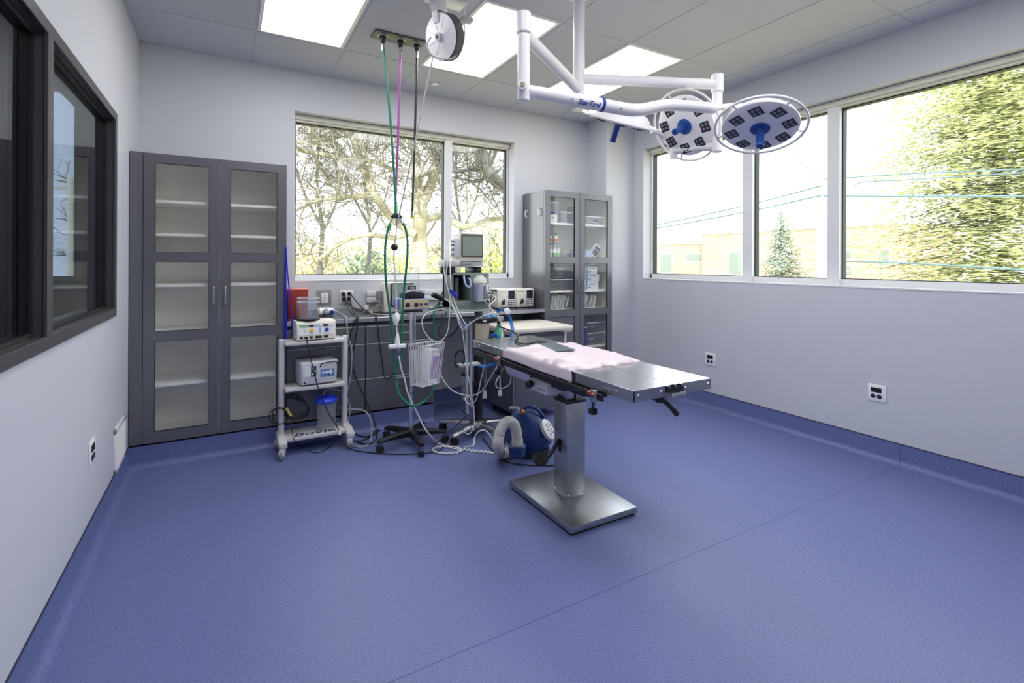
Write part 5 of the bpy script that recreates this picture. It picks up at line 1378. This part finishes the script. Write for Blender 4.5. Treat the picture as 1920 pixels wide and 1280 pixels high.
def clear_bin(x0, x1, y0, y1, z0, h, label, fill=None, lid=True, m=None):
    t = thing('clear_bin', label, 'bin', ((x0+x1)/2, (y0+y1)/2, z0), 0, 'clear plastic bins in the supply cabinet')
    k = .003; b = MB()
    b.box(x0, x1, y0, y0+k, z0+k, z0+h).box(x0, x1, y1-k, y1, z0+k, z0+h).box(x0, x0+k, y0+k, y1-k, z0+k, z0+h).box(x1-k, x1, y0+k, y1-k, z0+k, z0+h).box(x0, x1, y0, y1, z0, z0+k)
    b.obj('tub', m or m_bin, t)
    r = MB()
    for q in ((x0-.003, x1+.003, y0-.004, y0+.002), (x0-.003, x1+.003, y1-.002, y1+.004), (x0-.004, x0+.002, y0, y1), (x1-.002, x1+.004, y0, y1)): r.box(q[0], q[1], q[2], q[3], z0+h-.006, z0+h+.002)
    r.obj('rim', m_white, t)
    MB().box((x0+x1)/2-.02, (x0+x1)/2+.04, y0-.002, y0, z0+h*.45, z0+h*.45+.014).obj('label', m_lbl, t)
    if fill: fill(t, x0+.012, x1-.012, y0+.012, y1-.012, z0+k, h)
    return t
s1, s2, s3, s4, s5, s0 = 1.8455, 1.4705, 1.1345, .9355, .5255, .188
def packets(m):
    def f(t, x0, x1, y0, y1, z, h):
        q = random.Random(int(x0*1000)); b = MB()
        for i in range(7):
            M = Matrix.Translation((q.uniform(x0+.04, x1-.04), q.uniform(y0+.03, y1-.03), z+.010+i*.010)) @ Matrix.Rotation(q.uniform(-.6, .6), 4, 'Z') @ Matrix.Rotation(q.uniform(-.15, .15), 4, 'X')
            b.box(-.036, .036, -.024, .024, -.004, .004, bev=.002, seg=1, M=M)
        b.obj('packets', m, t, kind='stuff')
    return f
# top shelf
clear_bin(3.440, 3.615, -.37, -.12, s1, .215, 'tall clear bin of white packets on the top shelf at the hinge side', packets(m_card), m=m_bin)
carton(3.475, 3.60, -.36, -.20, s1+.0035, .085, 'small white carton standing inside the tall clear bin', m_card, ((.05, .09, .05, .056, m_black),), name='small_carton')
clear_bin(3.640, 3.800, -.37, -.12, s1, .120, 'low clear bin on the top shelf next to the door gap of the left door', packets(m_ltgrey))
carton(3.885, 3.955, -.36, -.14, s1, .205, 'pale blue upright carton on the top shelf behind the right door', m_carton2, name='upright_carton')
clear_bin(3.970, 4.225, -.37, -.12, s1, .090, 'wide low clear bin of packets on the top shelf behind the right door', packets(m_card))
# second shelf, left: bottles in two tiers
for i in range(4):
    x = 3.452+i*.052
    t = thing('pump_bottle', ['first', 'second', 'third', 'fourth'][i]+' white bottle from the left in the lower row with green labels', 'bottle', (x+.022, -.33, s2), 0, 'white bottles in the supply cabinet')
    MB().lathe([(0, 0), (.023, 0), (.0245, .006), (.0245, .085), (.018, .105), (.009, .112), (.009, .13), (0, .13)], Matrix.Translation((x+.022, -.33, s2)), 20).obj('bottle', m_white, t)
    MB().lathe([(.0251, .018), (.0251, .06)], Matrix.Translation((x+.022, -.33, s2)), 20).obj('label', m_gl if i > 1 else m_ltgrey, t)
    MB().cyl((x+.022, -.33, s2+.128), (x+.022, -.33, s2+.15), .011, n=14).obj('cap', m_white, t)
carton(3.440, 3.670, -.40+.02, -.20, s2+.155, .012, 'thin grey tray carrying the orange-labelled bottles', m_grey, name='tray')
for i, x in enumerate((3.462, 3.520, 3.598)):
    t = thing('amber_bottle', ['first', 'second', 'third'][i]+' orange-labelled bottle from the left on the upper tray', 'bottle', (x+.02, -.31, s2+.168), 0, 'orange labelled bottles')
    hh = (.13, .085, .085)[i]
    MB().lathe([(0, 0), (.024, 0), (.025, .005), (.025, hh*.7), (.012, hh*.82), (.012, hh), (0, hh)], Matrix.Translation((x+.02, -.31, s2+.168)), 20).obj('bottle', m_white, t)
    MB().lathe([(.0256, .012), (.0256, hh*.5)], Matrix.Translation((x+.02, -.31, s2+.168)), 20).obj('label', m_orange, t)
    MB().cyl((x+.02, -.31, s2+.168+hh-.004), (x+.02, -.31, s2+.168+hh+.018), .0135, n=14).obj('cap', m_teal, t)
clear_bin(3.685, 3.800, -.36, -.16, s2, .075, 'small clear tub beside the bottles', None)
# second shelf, right
carton(3.885, 4.070, -.37, -.18, s2, .100, 'pale blue carton with a dark pen across it on the second shelf', m_carton2, ((.02, .10, .072, .082, m_lbl), (.03, .07, .02, .032, m_lbl)), name='pale_carton')
tag(MB().tube([(3.900, -.30, s2+.108), (4.000, -.27, s2+.190)], .012, raw=True, n=10).obj('black_marker', m_black), 'black marker leaning on the pale blue carton', 'pen')
t = thing('white_dispenser', 'white tilted dispenser with a grey pad on the second shelf', 'dispenser', (4.14, -.29, s2))
M = Matrix.Translation((4.145, -.30, s2+.085)) @ Matrix.Rotation(R(38), 4, 'Y')
MB(M).box(-.04, .04, -.03, .03, -.065, .085, bev=.008).obj('body', m_white, t)
MB(M).box(-.036, .036, -.033, -.028, -.05, .015, bev=.002).obj('pad', m_frame, t)
MB(M).box(-.034, .034, -.034, -.028, .025, .055, bev=.002).obj('blue_band', m_lbl, t)
# third shelf
clear_bin(3.440, 3.800, -.375, -.10, s3, .115, 'long clear bin of tan and white packets on the third shelf', packets(mat('tan packets', (206, 184, 150), .5)))
clear_bin(3.620, 3.790, -.33, -.12, s3+.121, .115, 'clear bin stacked on the long bin on the third shelf', packets(m_ltgrey))
carton(3.885, 3.990, -.37, -.20, s3, .265, 'tall pale blue carton with an oval mark on the third shelf', m_carton2, ((.02, .07, .20, .225, m_frame), (.0, .05, .085, .095, m_lbl), (.03, .034, .11, .16, m_lbl), (.05, .054, .11, .16, m_lbl)), name='tall_carton')
for i, (h, x1) in enumerate(((.088, 4.155), (.080, 4.165), (.080, 4.135))):
    carton(4.000, x1, -.37, -.20, s3+(0, .089, .170)[i], h-.001, ['lowest', 'middle', 'topmost'][i]+' white carton of the stack of three on the third shelf', m_card, ((.02, .11, .055, .064, m_frame), (.02, .045, .02, .03, m_lbl)), name='stacked_carton', grp='white cartons stacked in the supply cabinet')
t = thing('crumpled_film', 'bit of crumpled clear film on top of the carton stack', 'film', (4.11, -.30, s3+.252))
MB().tube([(4.04, -.33, s3+.262), (4.08, -.34, s3+.285), (4.12, -.33, s3+.265), (4.15, -.33, s3+.285), (4.17, -.32, s3+.270)], .008).obj('film', m_white, t)
# fourth level: leaning sterile pouches
ordn = ['first', 'second', 'third', 'fourth', 'fifth', 'sixth', 'seventh', 'eighth', 'ninth', 'tenth']
def pouches(x0, n, step, side):
    q = random.Random(n)
    for i in range(n):
        x = x0+i*step; h = .135+.03*q.random()
        t = thing('sterile_pouch', f'{ordn[i]} white sterile pouch from the left in the leaning row behind the {side} door', 'pouch', (x, -.30, s4), 0, 'leaning sterile pouches '+side)
        th = R(12+4*i*(.6 if side == 'left' else .9)) if side == 'left' else R(8+5*i)
        th = min(th, R(34))
        M = Matrix.Translation((x, -.30+.02*q.uniform(-1, 1), s4+.001)) @ Matrix.Rotation(-th if False else th*.5, 4, 'Y') @ Matrix.Rotation(q.uniform(-.2, .2), 4, 'Z')
        MB(M).prism([(-.065, 0), (.060, 0), (.062, h*.8), (.05, h), (-.05, h*.98), (-.066, h*.82)], .009, Matrix(((0, 0, 1, -.0045), (1, 0, 0, 0), (0, 1, 0, 0), (0, 0, 0, 1))), bev=.003).obj('pouch', m_pouch, t)
        MB(M).box(-.0055, .0055, -.069, -.064, .004, .018).obj('label', m_lbl if i % 3 == 0 else m_ltgrey, t)
pouches(3.460, 10, .028, 'left')
pouches(3.895, 8, .026, 'right')
for x0, x1 in ((3.446, 3.520), (3.690, 3.745), (3.955, 4.020), (4.050, 4.130)):
    tag(MB().box(x0, x1, -.402, -.4005, .9165, .934).obj('shelf_label', m_lbl), ['blue print strip under the pouches, at the hinge of the left door', 'blue print strip under the pouches, by the left door handle', 'blue print strip under the pouches, by the right door handle', 'blue print strip under the pouches, at the hinge of the right door'][[3.446, 3.690, 3.955, 4.050].index(x0)], 'label', 'blue shelf labels')
# fifth level: bins
m_bb = clear('blue tinted bin', (150, 175, 235), 1.4, .05, .3, (110, 140, 215))
clear_bin(3.890, 3.985, -.385, -.15, s5, .200, 'blue-tinted clear bin on the lower shelf behind the right door', packets(m_carton2), m=m_bb)
clear_bin(4.000, 4.235, -.38, -.12, s5, .130, 'lower clear bin of white packets on the lower shelf', packets(m_card))
clear_bin(4.000, 4.235, -.37, -.12, s5+.134, .110, 'upper clear bin stacked on the lower shelf', packets(m_carton2))
# ================================================================== OUTSIDE
m_bark = mat('pale bark', (166, 160, 142), .85, var=.25, scale=6, bump=.3, spec=.2)
m_bark2 = mat('grey bark', (98, 98, 96), .85, var=.25, scale=6, bump=.3, spec=.2)
m_twig = mat('twig bark', (104, 100, 88), .85, var=.2, spec=.2)
def leafmat(n, c): return mat(n, c, .7, var=.35, scale=3, spec=.2)
m_grass = leafmat('dry spring grass', (186, 180, 128))
GZ = -.9
o = MB().box(-60, 90, .6, 90, GZ-.2, GZ).box(W+.6, 90, -60, .6, GZ-.2, GZ).obj('ground', m_grass); struct(o)

tq = random.Random(11)
def grow(b, tw, p, d, L, r, lev, droop=.0):
    """a wandering branch with side shoots"""
    n = max(3, int(L/.35)); pts = [p]; q = p; dd = d.normalized()
    for i in range(n):
        dd = (dd+V((tq.uniform(-1, 1), tq.uniform(-1, 1), tq.uniform(-1, 1)))*.24+V((0, 0, -droop))).normalized()
        q = q+dd*(L/n); pts.append(q)
    (b if lev < 2 else tw).tube(pts, r, n=6 if lev < 2 else 4, raw=True, rf=lambda t: max(r*(1-.75*t), .004))
    if lev >= 3: return
    m = (4, 4, 3)[lev]
    for i in range(m):
        k = 1+int((i+tq.random())/m*(n-1)); k = min(k, n)
        s = (pts[k]-pts[k-1]).normalized()
        a = V((tq.uniform(-1, 1), tq.uniform(-1, 1), tq.uniform(-.5, 1)))
        grow(b, tw, pts[k], (s*.7+a*.8), L*tq.uniform(.45, .75), max(r*.5*(1-.4*k/n), .006), lev+1, droop)
def limb_tree(name, label, limbs, m, yd, levs, droop=.02):
    t = thing(name, label, 'tree', tuple(V((P(*limbs[0][0][0], y=yd).x, yd, GZ))))
    tr = MB(); br = MB(); tw = MB()
    for pts, r0, r1, shoots in limbs:
        q = [P(u, v, y=yd+dy) for (u, v), dy in zip(pts, [0, .2, -.2, .3, -.3, .2, .1, 0, 0])]
        if pts is limbs[0][0]: q = [V((q[0].x, q[0].y, GZ))]+q
        c = catmull(q, 5)
        tr.tube(c, r0, n=10, raw=True, rf=lambda t_, a=r0, b_=r1: a+(b_-a)*t_)
        for i in range(shoots):
            k = 2+int(tq.random()*(len(c)-3)); s = (c[k]-c[k-1]).normalized()
            a = V((tq.uniform(-1, 1), tq.uniform(-.8, .8), tq.uniform(-.3, 1)))
            grow(br, tw, c[k], s*.5+a, tq.uniform(.9, 2.4), max(.022, r1*.35), levs, droop)
    tr.obj('trunk', m, t); br.obj('branches', m, t); tw.obj('twigs', m_twig, t, kind='stuff')
    return t
limb_tree('bare_tree', 'large bare spreading tree with pale bark close outside the back window', [
    ([(788, 508), (787, 450), (788, 400), (784, 360), (780, 320)], .24, .12, 5),
    ([(780, 440), (737, 410), (704, 366), (687, 326), (670, 281), (654, 240), (640, 200)], .12, .06, 16),
    ([(788, 392), (781, 335), (778, 285), (764, 250), (740, 215)], .16, .06, 11),
    ([(789, 388), (808, 345), (815, 318), (826, 290), (838, 240)], .15, .06, 10),
    ([(704, 366), (660, 368), (620, 372), (580, 382), (545, 400)], .07, .03, 13),
    ([(687, 326), (650, 300), (610, 290), (570, 282), (540, 270)], .07, .03, 13),
    ([(782, 320), (740, 318), (705, 305), (660, 300)], .07, .03, 8),
    ([(786, 430), (740, 445), (690, 440), (640, 455), (590, 490), (550, 500)], .08, .03, 12),
    ([(786, 415), (830, 405), (870, 425), (915, 412), (948, 410)], .11, .06, 9),
    ([(783, 330), (830, 322), (880, 318), (906, 308)], .06, .035, 9)], m_bark, 7.5, 0)
limb_tree('leaning_tree', 'darker leaning tree limb crossing the right pane of the back window', [
    ([(1040, 505), (1010, 430), (985, 385), (950, 355), (921, 327), (907, 292), (900, 262), (890, 225)], .20, .10, 12),
    ([(912, 315), (880, 318), (850, 322), (820, 318)], .06, .03, 6),
    ([(918, 330), (893, 340), (870, 336), (848, 332)], .05, .02, 6)], m_bark2, 6.5, 0)

for i, (u, yd, hh) in enumerate(((600, 16, 235), (690, 19, 215), (860, 17, 225), (950, 20, 250))):
    limb_tree('background_tree', ['slender bare tree far behind at the left of the back window', 'slender bare tree far behind between the long limbs of the big tree', 'slender bare tree far behind the window mullion', 'slender bare tree far behind the leaning limb'][i], [
        ([(u, 508), (u+4, 430), (u-6, 340), (u+2, hh)], .13, .03, 12),
        ([(u+3, 440), (u+30, 380), (u+48, 300)], .06, .02, 9),
        ([(u, 420), (u-30, 360), (u-55, 280)], .06, .02, 9)], m_bark2, yd, 0)

def leaves(b, n, gen, size, q):
    for i in range(n):
        c = gen(q); s = size*q.uniform(.5, 1.3)
        a = V((q.gauss(0, 1), q.gauss(0, 1), q.gauss(0, 1))).normalized(); u = a.orthogonal().normalized(); w_ = a.cross(u)
        b.quad(c-u*s, c+w_*s*.45, c+u*s, c-w_*s*.45)
# hedge line of budding scrub far behind the bare tree
lq = random.Random(5)
def shrub(x, y, rx, rz, label, m, n=1500, size=.10, zc=None, name='shrub'):
    t = thing(name, label, 'shrub', (x, y, GZ), 0)
    b = MB(); zc = rz*.75 if zc is None else zc
    def gen(q):
        d = V((q.gauss(0, 1), q.gauss(0, 1), q.gauss(0, 1))).normalized()*q.random()**.4
        return V((x+d.x*rx, y+d.y*rx*.7, GZ+zc+d.z*rz))
    leaves(b, n, gen, size, lq); b.obj('foliage', m, t, kind='stuff')
    s = MB()
    for i in range(9):
        a = lq.uniform(0, 6.28); e = V((x+math.cos(a)*rx*.7, y+math.sin(a)*rx*.5, GZ+zc+rz*lq.uniform(.1, .8)))
        s.tube([(x+lq.uniform(-.2, .2), y, GZ), (V((x, y, GZ))+e)*.5+V((0, 0, .2)), e], .03, n=5, k=4)
    s.obj('stems', m_twig, t)
m_olive = leafmat('pale olive buds', (206, 200, 140)); m_ygreen = leafmat('yellow green buds', (196, 204, 120)); m_tan = leafmat('tan dry leaves', (206, 190, 146)); m_dkg = leafmat('grey green needles', (150, 166, 140))
for i, (u, y, rx, rz, m, l) in enumerate([
    (580, 24, 3.0, 1.9, m_tan, 'tan scrub at the far left of the view behind the bare tree'),
    (635, 30, 3.6, 2.4, m_olive, 'olive scrub below the long lower limb of the bare tree'),
    (690, 20, 1.7, 1.7, m_dkg, 'dark grey-green shrub left of the bare trunk'),
    (745, 27, 3.2, 2.2, m_ygreen, 'yellow-green shrub seen between the green hoses'),
    (815, 32, 3.6, 2.6, m_olive, 'olive scrub right of the bare trunk'),
    (872, 26, 3.0, 2.3, m_tan, 'tan scrub behind the patient monitor'),
    (925, 24, 2.8, 2.9, m_ygreen, 'tall yellow-green shrub in the right pane of the back window'),
    (975, 28, 3.6, 3.0, m_olive, 'olive scrub behind the leaning limb'),
    (545, 30, 4.0, 2.2, m_olive, 'olive scrub behind the window frame at the left')]):
    p = P(u, 500, y=y); shrub(p.x, y, rx, rz, l, m, 2200, .13, name='scrub')
p = P(735, 505, y=9.5); shrub(p.x, 9.5, .8, .65, 'low bright yellow-green bush just outside the back window', m_ygreen, 1300, .06)

# conifers on the right
def conifer(x, y, hgt, rad, label, m, n_lev, per, sprays, size, z0=GZ, bare=.0, name='conifer'):
    t = thing(name, label, 'tree', (x, y, z0), 0)
    q = random.Random(int(x*10)); b = MB(); s = MB()
    s.cyl((x, y, z0), (x, y, z0+hgt), rad*.05, .02, n=10)
    for i in range(n_lev):
        f = i/n_lev; z = z0+.5+bare+(hgt-.5-bare)*f; Rr = rad*(1-f)**.8*q.uniform(.75, 1.15)
        for j in range(per):
            a = 2*PI*(j+q.random())/per; d = V((math.cos(a), math.sin(a), 0)); L = Rr*q.uniform(.5, 1.15); zj = z+q.uniform(-.18, .18)
            e = V((x, y, zj))+d*L+V((0, 0, -.12*L+q.uniform(-.1, .15))); o_ = V((x, y, zj)); n_ = V((-d.y, d.x, 0))
            s.tube([o_, o_.lerp(e, .35)+V((0, 0, .04*L)), o_.lerp(e, .62)], .011, n=4, k=3)
            for k in range(int(sprays*L)):
                u = q.uniform(.08, 1.05); c = o_.lerp(e, u)+V((q.gauss(0, .10), q.gauss(0, .10), .18*L*u*(1-u)+q.gauss(-.04, .14)))*1.0
                w_ = n_*q.choice((-1, 1))*q.uniform(.2, 1)*(1.15-u*.5)*L*.42
                tip = c+w_*.6+d*q.uniform(.1, .5)*size*2+V((0, 0, q.uniform(-.25, .10)*size*2))
                v_ = (tip-c); v_ = v_.normalized()*size*q.uniform(.7, 1.5); up_ = V((q.uniform(-.4, .4), q.uniform(-.4, .4), 1)).cross(v_).normalized()*size*.24
                cc = c+w_*q.random()*.6
                b.quad(cc, cc+v_*.5+up_, cc+v_, cc+v_*.5-up_)
    s.obj('trunk', m_bark2, t); b.obj('needles', m, t, kind='stuff')
m_conif = leafmat('sunlit conifer needles', (216, 218, 182))  # needle colour lightened to imitate overexposure haze
m_small = leafmat('pale grey green needles', (200, 210, 192))
p = P(1872, 500, x=17.5); conifer(p.x, p.y, 12.0, 3.9, 'tall broad conifer filling the right end of the long window', m_conif, 44, 15, 60, .17)
p = P(1465, 505, x=21); conifer(p.x, p.y, 4.6, 1.9, 'small grey-green conifer in the middle pane of the long window', m_small, 24, 12, 70, .13, name='small_conifer')
p = P(1275, 505, x=19); shrub(p.x, p.y, 1.7, 1.0, 'dry pale bush at the near end of the brick building', m_tan, 1500, .10)
p = P(1600, 510, x=22); shrub(p.x, p.y, 1.2, .9, 'small reddish bush below the white building window', leafmat('reddish buds', (190, 150, 124)), 900, .08)
# brick building
def brickmat():
    m = bpy.data.materials.new('pale brick'); m.use_nodes = True
    nt = m.node_tree; b = nt.nodes['Principled BSDF']
    tc = nt.nodes.new('ShaderNodeTexCoord'); mp = nt.nodes.new('ShaderNodeMapping'); br = nt.nodes.new('ShaderNodeTexBrick')
    mp.inputs['Rotation'].default_value = (0, R(90), R(90))
    nt.links.new(tc.outputs['Object'], mp.inputs[0]); nt.links.new(mp.outputs[0], br.inputs[0])
    br.inputs['Color1'].default_value = lin((186, 134, 114)); br.inputs['Color2'].default_value = lin((198, 154, 132)); br.inputs['Mortar'].default_value = lin((222, 212, 202))
    br.inputs['Scale'].default_value = 1.5; br.inputs['Mortar Size'].default_value = .02
    nt.links.new(br.outputs[0], b.inputs['Base Color']); b.inputs['Roughness'].default_value = .85
    return m
BXp = 36.0
BL = thing('brick_building', 'long low brick building across the road beyond the right window', 'building', (BXp, P(1400, 500, x=BXp).y, GZ))
ya, yb, yc, yd_ = P(1200, 460, x=BXp).y, P(1322, 440, x=BXp).y, P(1530, 440, x=BXp).y, P(1700, 440, x=BXp).y
za, zb_, zd = P(1280, 458, x=BXp).z, P(1340, 440, x=BXp).z, P(1620, 428, x=BXp).z
m_br = brickmat()
MB().box(BXp, BXp+8, yb, ya, GZ, za).obj('low_wing', m_br, BL)
MB().box(BXp-.4, BXp+8, yd_, yb, GZ, zb_).obj('main_wall', m_br, BL)
MB().box(BXp-.1, BXp+8.1, yb, ya+.1, za, za+.18).box(BXp-.5, BXp+8.1, yd_-.1, yb+.1, zb_, zb_+.18).obj('coping', m_white, BL)
for (u0, u1, v0, v1) in ((1237, 1262, 474, 512), (1286, 1322, 474, 492), (1366, 1393, 470, 516), (1582, 1600, 468, 488), (1582, 1600, 494, 518), (1645, 1672, 466, 500)):
    xx = BXp-.02 if u0 < 1322 else BXp-.42
    c0, c1 = P(u0, v1, x=xx), P(u1, v0, x=xx)
    f = MB().box(xx-.05, xx+.02, c1.y, c0.y, c0.z, c1.z).obj('window', m_winframe, BL)
    MB().box(xx-.06, xx-.045, c1.y+.10, c0.y-.10, c0.z+.10, c1.z-.10).obj('pane', mat('building pane', (120, 132, 126), .15), f)
# utility pole, wires
PX = W+9
pp = P(1543, 400, x=PX)
UP = thing('utility_pole', 'pale utility pole where the overhead wires meet', 'pole', (PX, pp.y, GZ))
m_pole = mat('glare-pale pole', (226, 220, 206), .8, var=.08)  # overexposed glare put into the pole colour as a pale tone
MB().cyl((PX, pp.y, GZ), (PX, pp.y, 7.0), .15, .12, n=16).obj('shaft', m_pole, UP)
MB().box(PX-.05, PX+.05, pp.y-.9, pp.y+.9, 5.6, 5.7).obj('crossarm', m_pole, UP)
for dy in (-.7, .7): MB().cyl((PX, pp.y+dy, 5.7), (PX, pp.y+dy, 5.84), .04, n=10).obj('insulator', m_grey, UP)
m_wire = mat('weathered wire', (96, 120, 132), .6)
def wire(label, pts, r=.018):
    t = thing('overhead_wire', label, 'wire', tuple(P(*pts[0], x=PX)), 0, 'overhead wires')
    MB().tube([P(u, v, x=PX-.2) for u, v in pts], r, n=6).obj('strand', m_wire, t)
wire('thin topmost wire left of the utility pole', [(1150, 427), (1236, 409), (1395, 374), (1540, 336)], .010)
wire('middle wire left of the utility pole', [(1150, 436), (1236, 420.5), (1395, 386), (1540, 348)], .020)
wire('lowest thick wire left of the utility pole', [(1150, 441), (1236, 427), (1395, 398), (1540, 366)], .022)
wire('upper wire right of the utility pole', [(1545, 336), (1700, 326), (1920, 317), (2100, 312)], .016)
wire('second wire right of the utility pole', [(1600, 350), (1620, 341), (1700, 337), (1920, 324), (2100, 318)], .014)
wire('level thick wire right of the utility pole', [(1545, 367), (1700, 368), (1920, 368), (2100, 367)], .022)
wire('low dark wire near the bottom of the long window', [(1560, 489), (1700, 493), (1920, 506), (2100, 518)], .022)
wire('slack service drop wire hanging left of the pole', [(1512, 215), (1503, 262), (1497, 296), (1508, 310), (1532, 326)], .012)

# seen through the interior window and the next room's window
t = thing('far_pole', 'thin grey utility pole with a short crossarm seen through the interior window', 'pole', (-2.86, 12, GZ))
MB().cyl((-2.86, 12, GZ), (-2.86, 12, 3.55), .10, .08, n=12).obj('shaft', m_pole, t)
MB().box(-3.5, -2.2, 11.96, 12.04, 3.25, 3.33).obj('crossarm', m_pole, t)
t = thing('bare_sapling', 'thin bare tree beside the far pole seen through the interior window', 'tree', (-2.2, 14.5, GZ))
tr = MB(); br = MB(); tw = MB()
tr.tube([(-2.2, 14.5, GZ), (-2.25, 14.5, 1.0), (-2.5, 14.4, 2.6), (-2.7, 14.5, 4.0)], .09, n=8, rf=lambda t_: .09*(1-.7*t_))
for i in range(16):
    p = V((-2.3-.03*i, 14.45, .2+.22*i)); grow(br, tw, p, V((tq.uniform(-1, .6), tq.uniform(-.4, .4), tq.uniform(.1, .9))), tq.uniform(.8, 1.8), .03, 1)
tr.obj('trunk', m_bark2, t); br.obj('branches', m_bark2, t); tw.obj('twigs', m_twig, t, kind='stuff')
shrub(-3.4, 17, 2.2, 1.0, 'dry scrub at the foot of the far pole seen through the interior window', m_tan, 1500, .1, name='scrub')
# ================================================================== CAMERA, LIGHT, RENDER LOOK
cd = bpy.data.cameras.new('camera'); co = bpy.data.objects.new('camera', cd); C.objects.link(co)
cd.sensor_width = 36; cd.lens = 36*F/1920; cd.shift_x = 0; cd.shift_y = -(640-CY)/1920
cd.clip_start = .05; cd.clip_end = 400
co.matrix_world = Matrix.Translation(CAM) @ Matrix.Rotation(-YAW, 4, 'Z') @ Matrix.Rotation(PI/2, 4, 'X') @ Matrix.Rotation(ROLL, 4, 'Z')
sc = bpy.context.scene
sc.camera = co
w = bpy.data.worlds.new('sky'); sc.world = w; w.use_nodes = True
bg = w.node_tree.nodes['Background']
bg.inputs[0].default_value = (.90, .94, 1.0, 1); bg.inputs[1].default_value = 3.2
sd = bpy.data.lights.new('sun', 'SUN'); sd.energy = 5.5; sd.angle = R(.6); sd.color = (1, .965, .90)
so = bpy.data.objects.new('sun', sd); C.objects.link(so)
so.rotation_euler = frame_z(V((-.55, -.75, .62))).to_euler()
sc.view_settings.view_transform = 'Standard'; sc.view_settings.look = 'None'
sc.view_settings.exposure = .33; sc.view_settings.gamma = 1; sc.view_settings.use_curve_mapping = False
cy = sc.cycles
cy.use_denoising = True; cy.max_bounces = 12; cy.diffuse_bounces = 6; cy.glossy_bounces = 4
cy.transparent_max_bounces = 24; cy.transmission_bounces = 6
cy.caustics_reflective = False; cy.caustics_refractive = False
cy.sample_clamp_indirect = 8
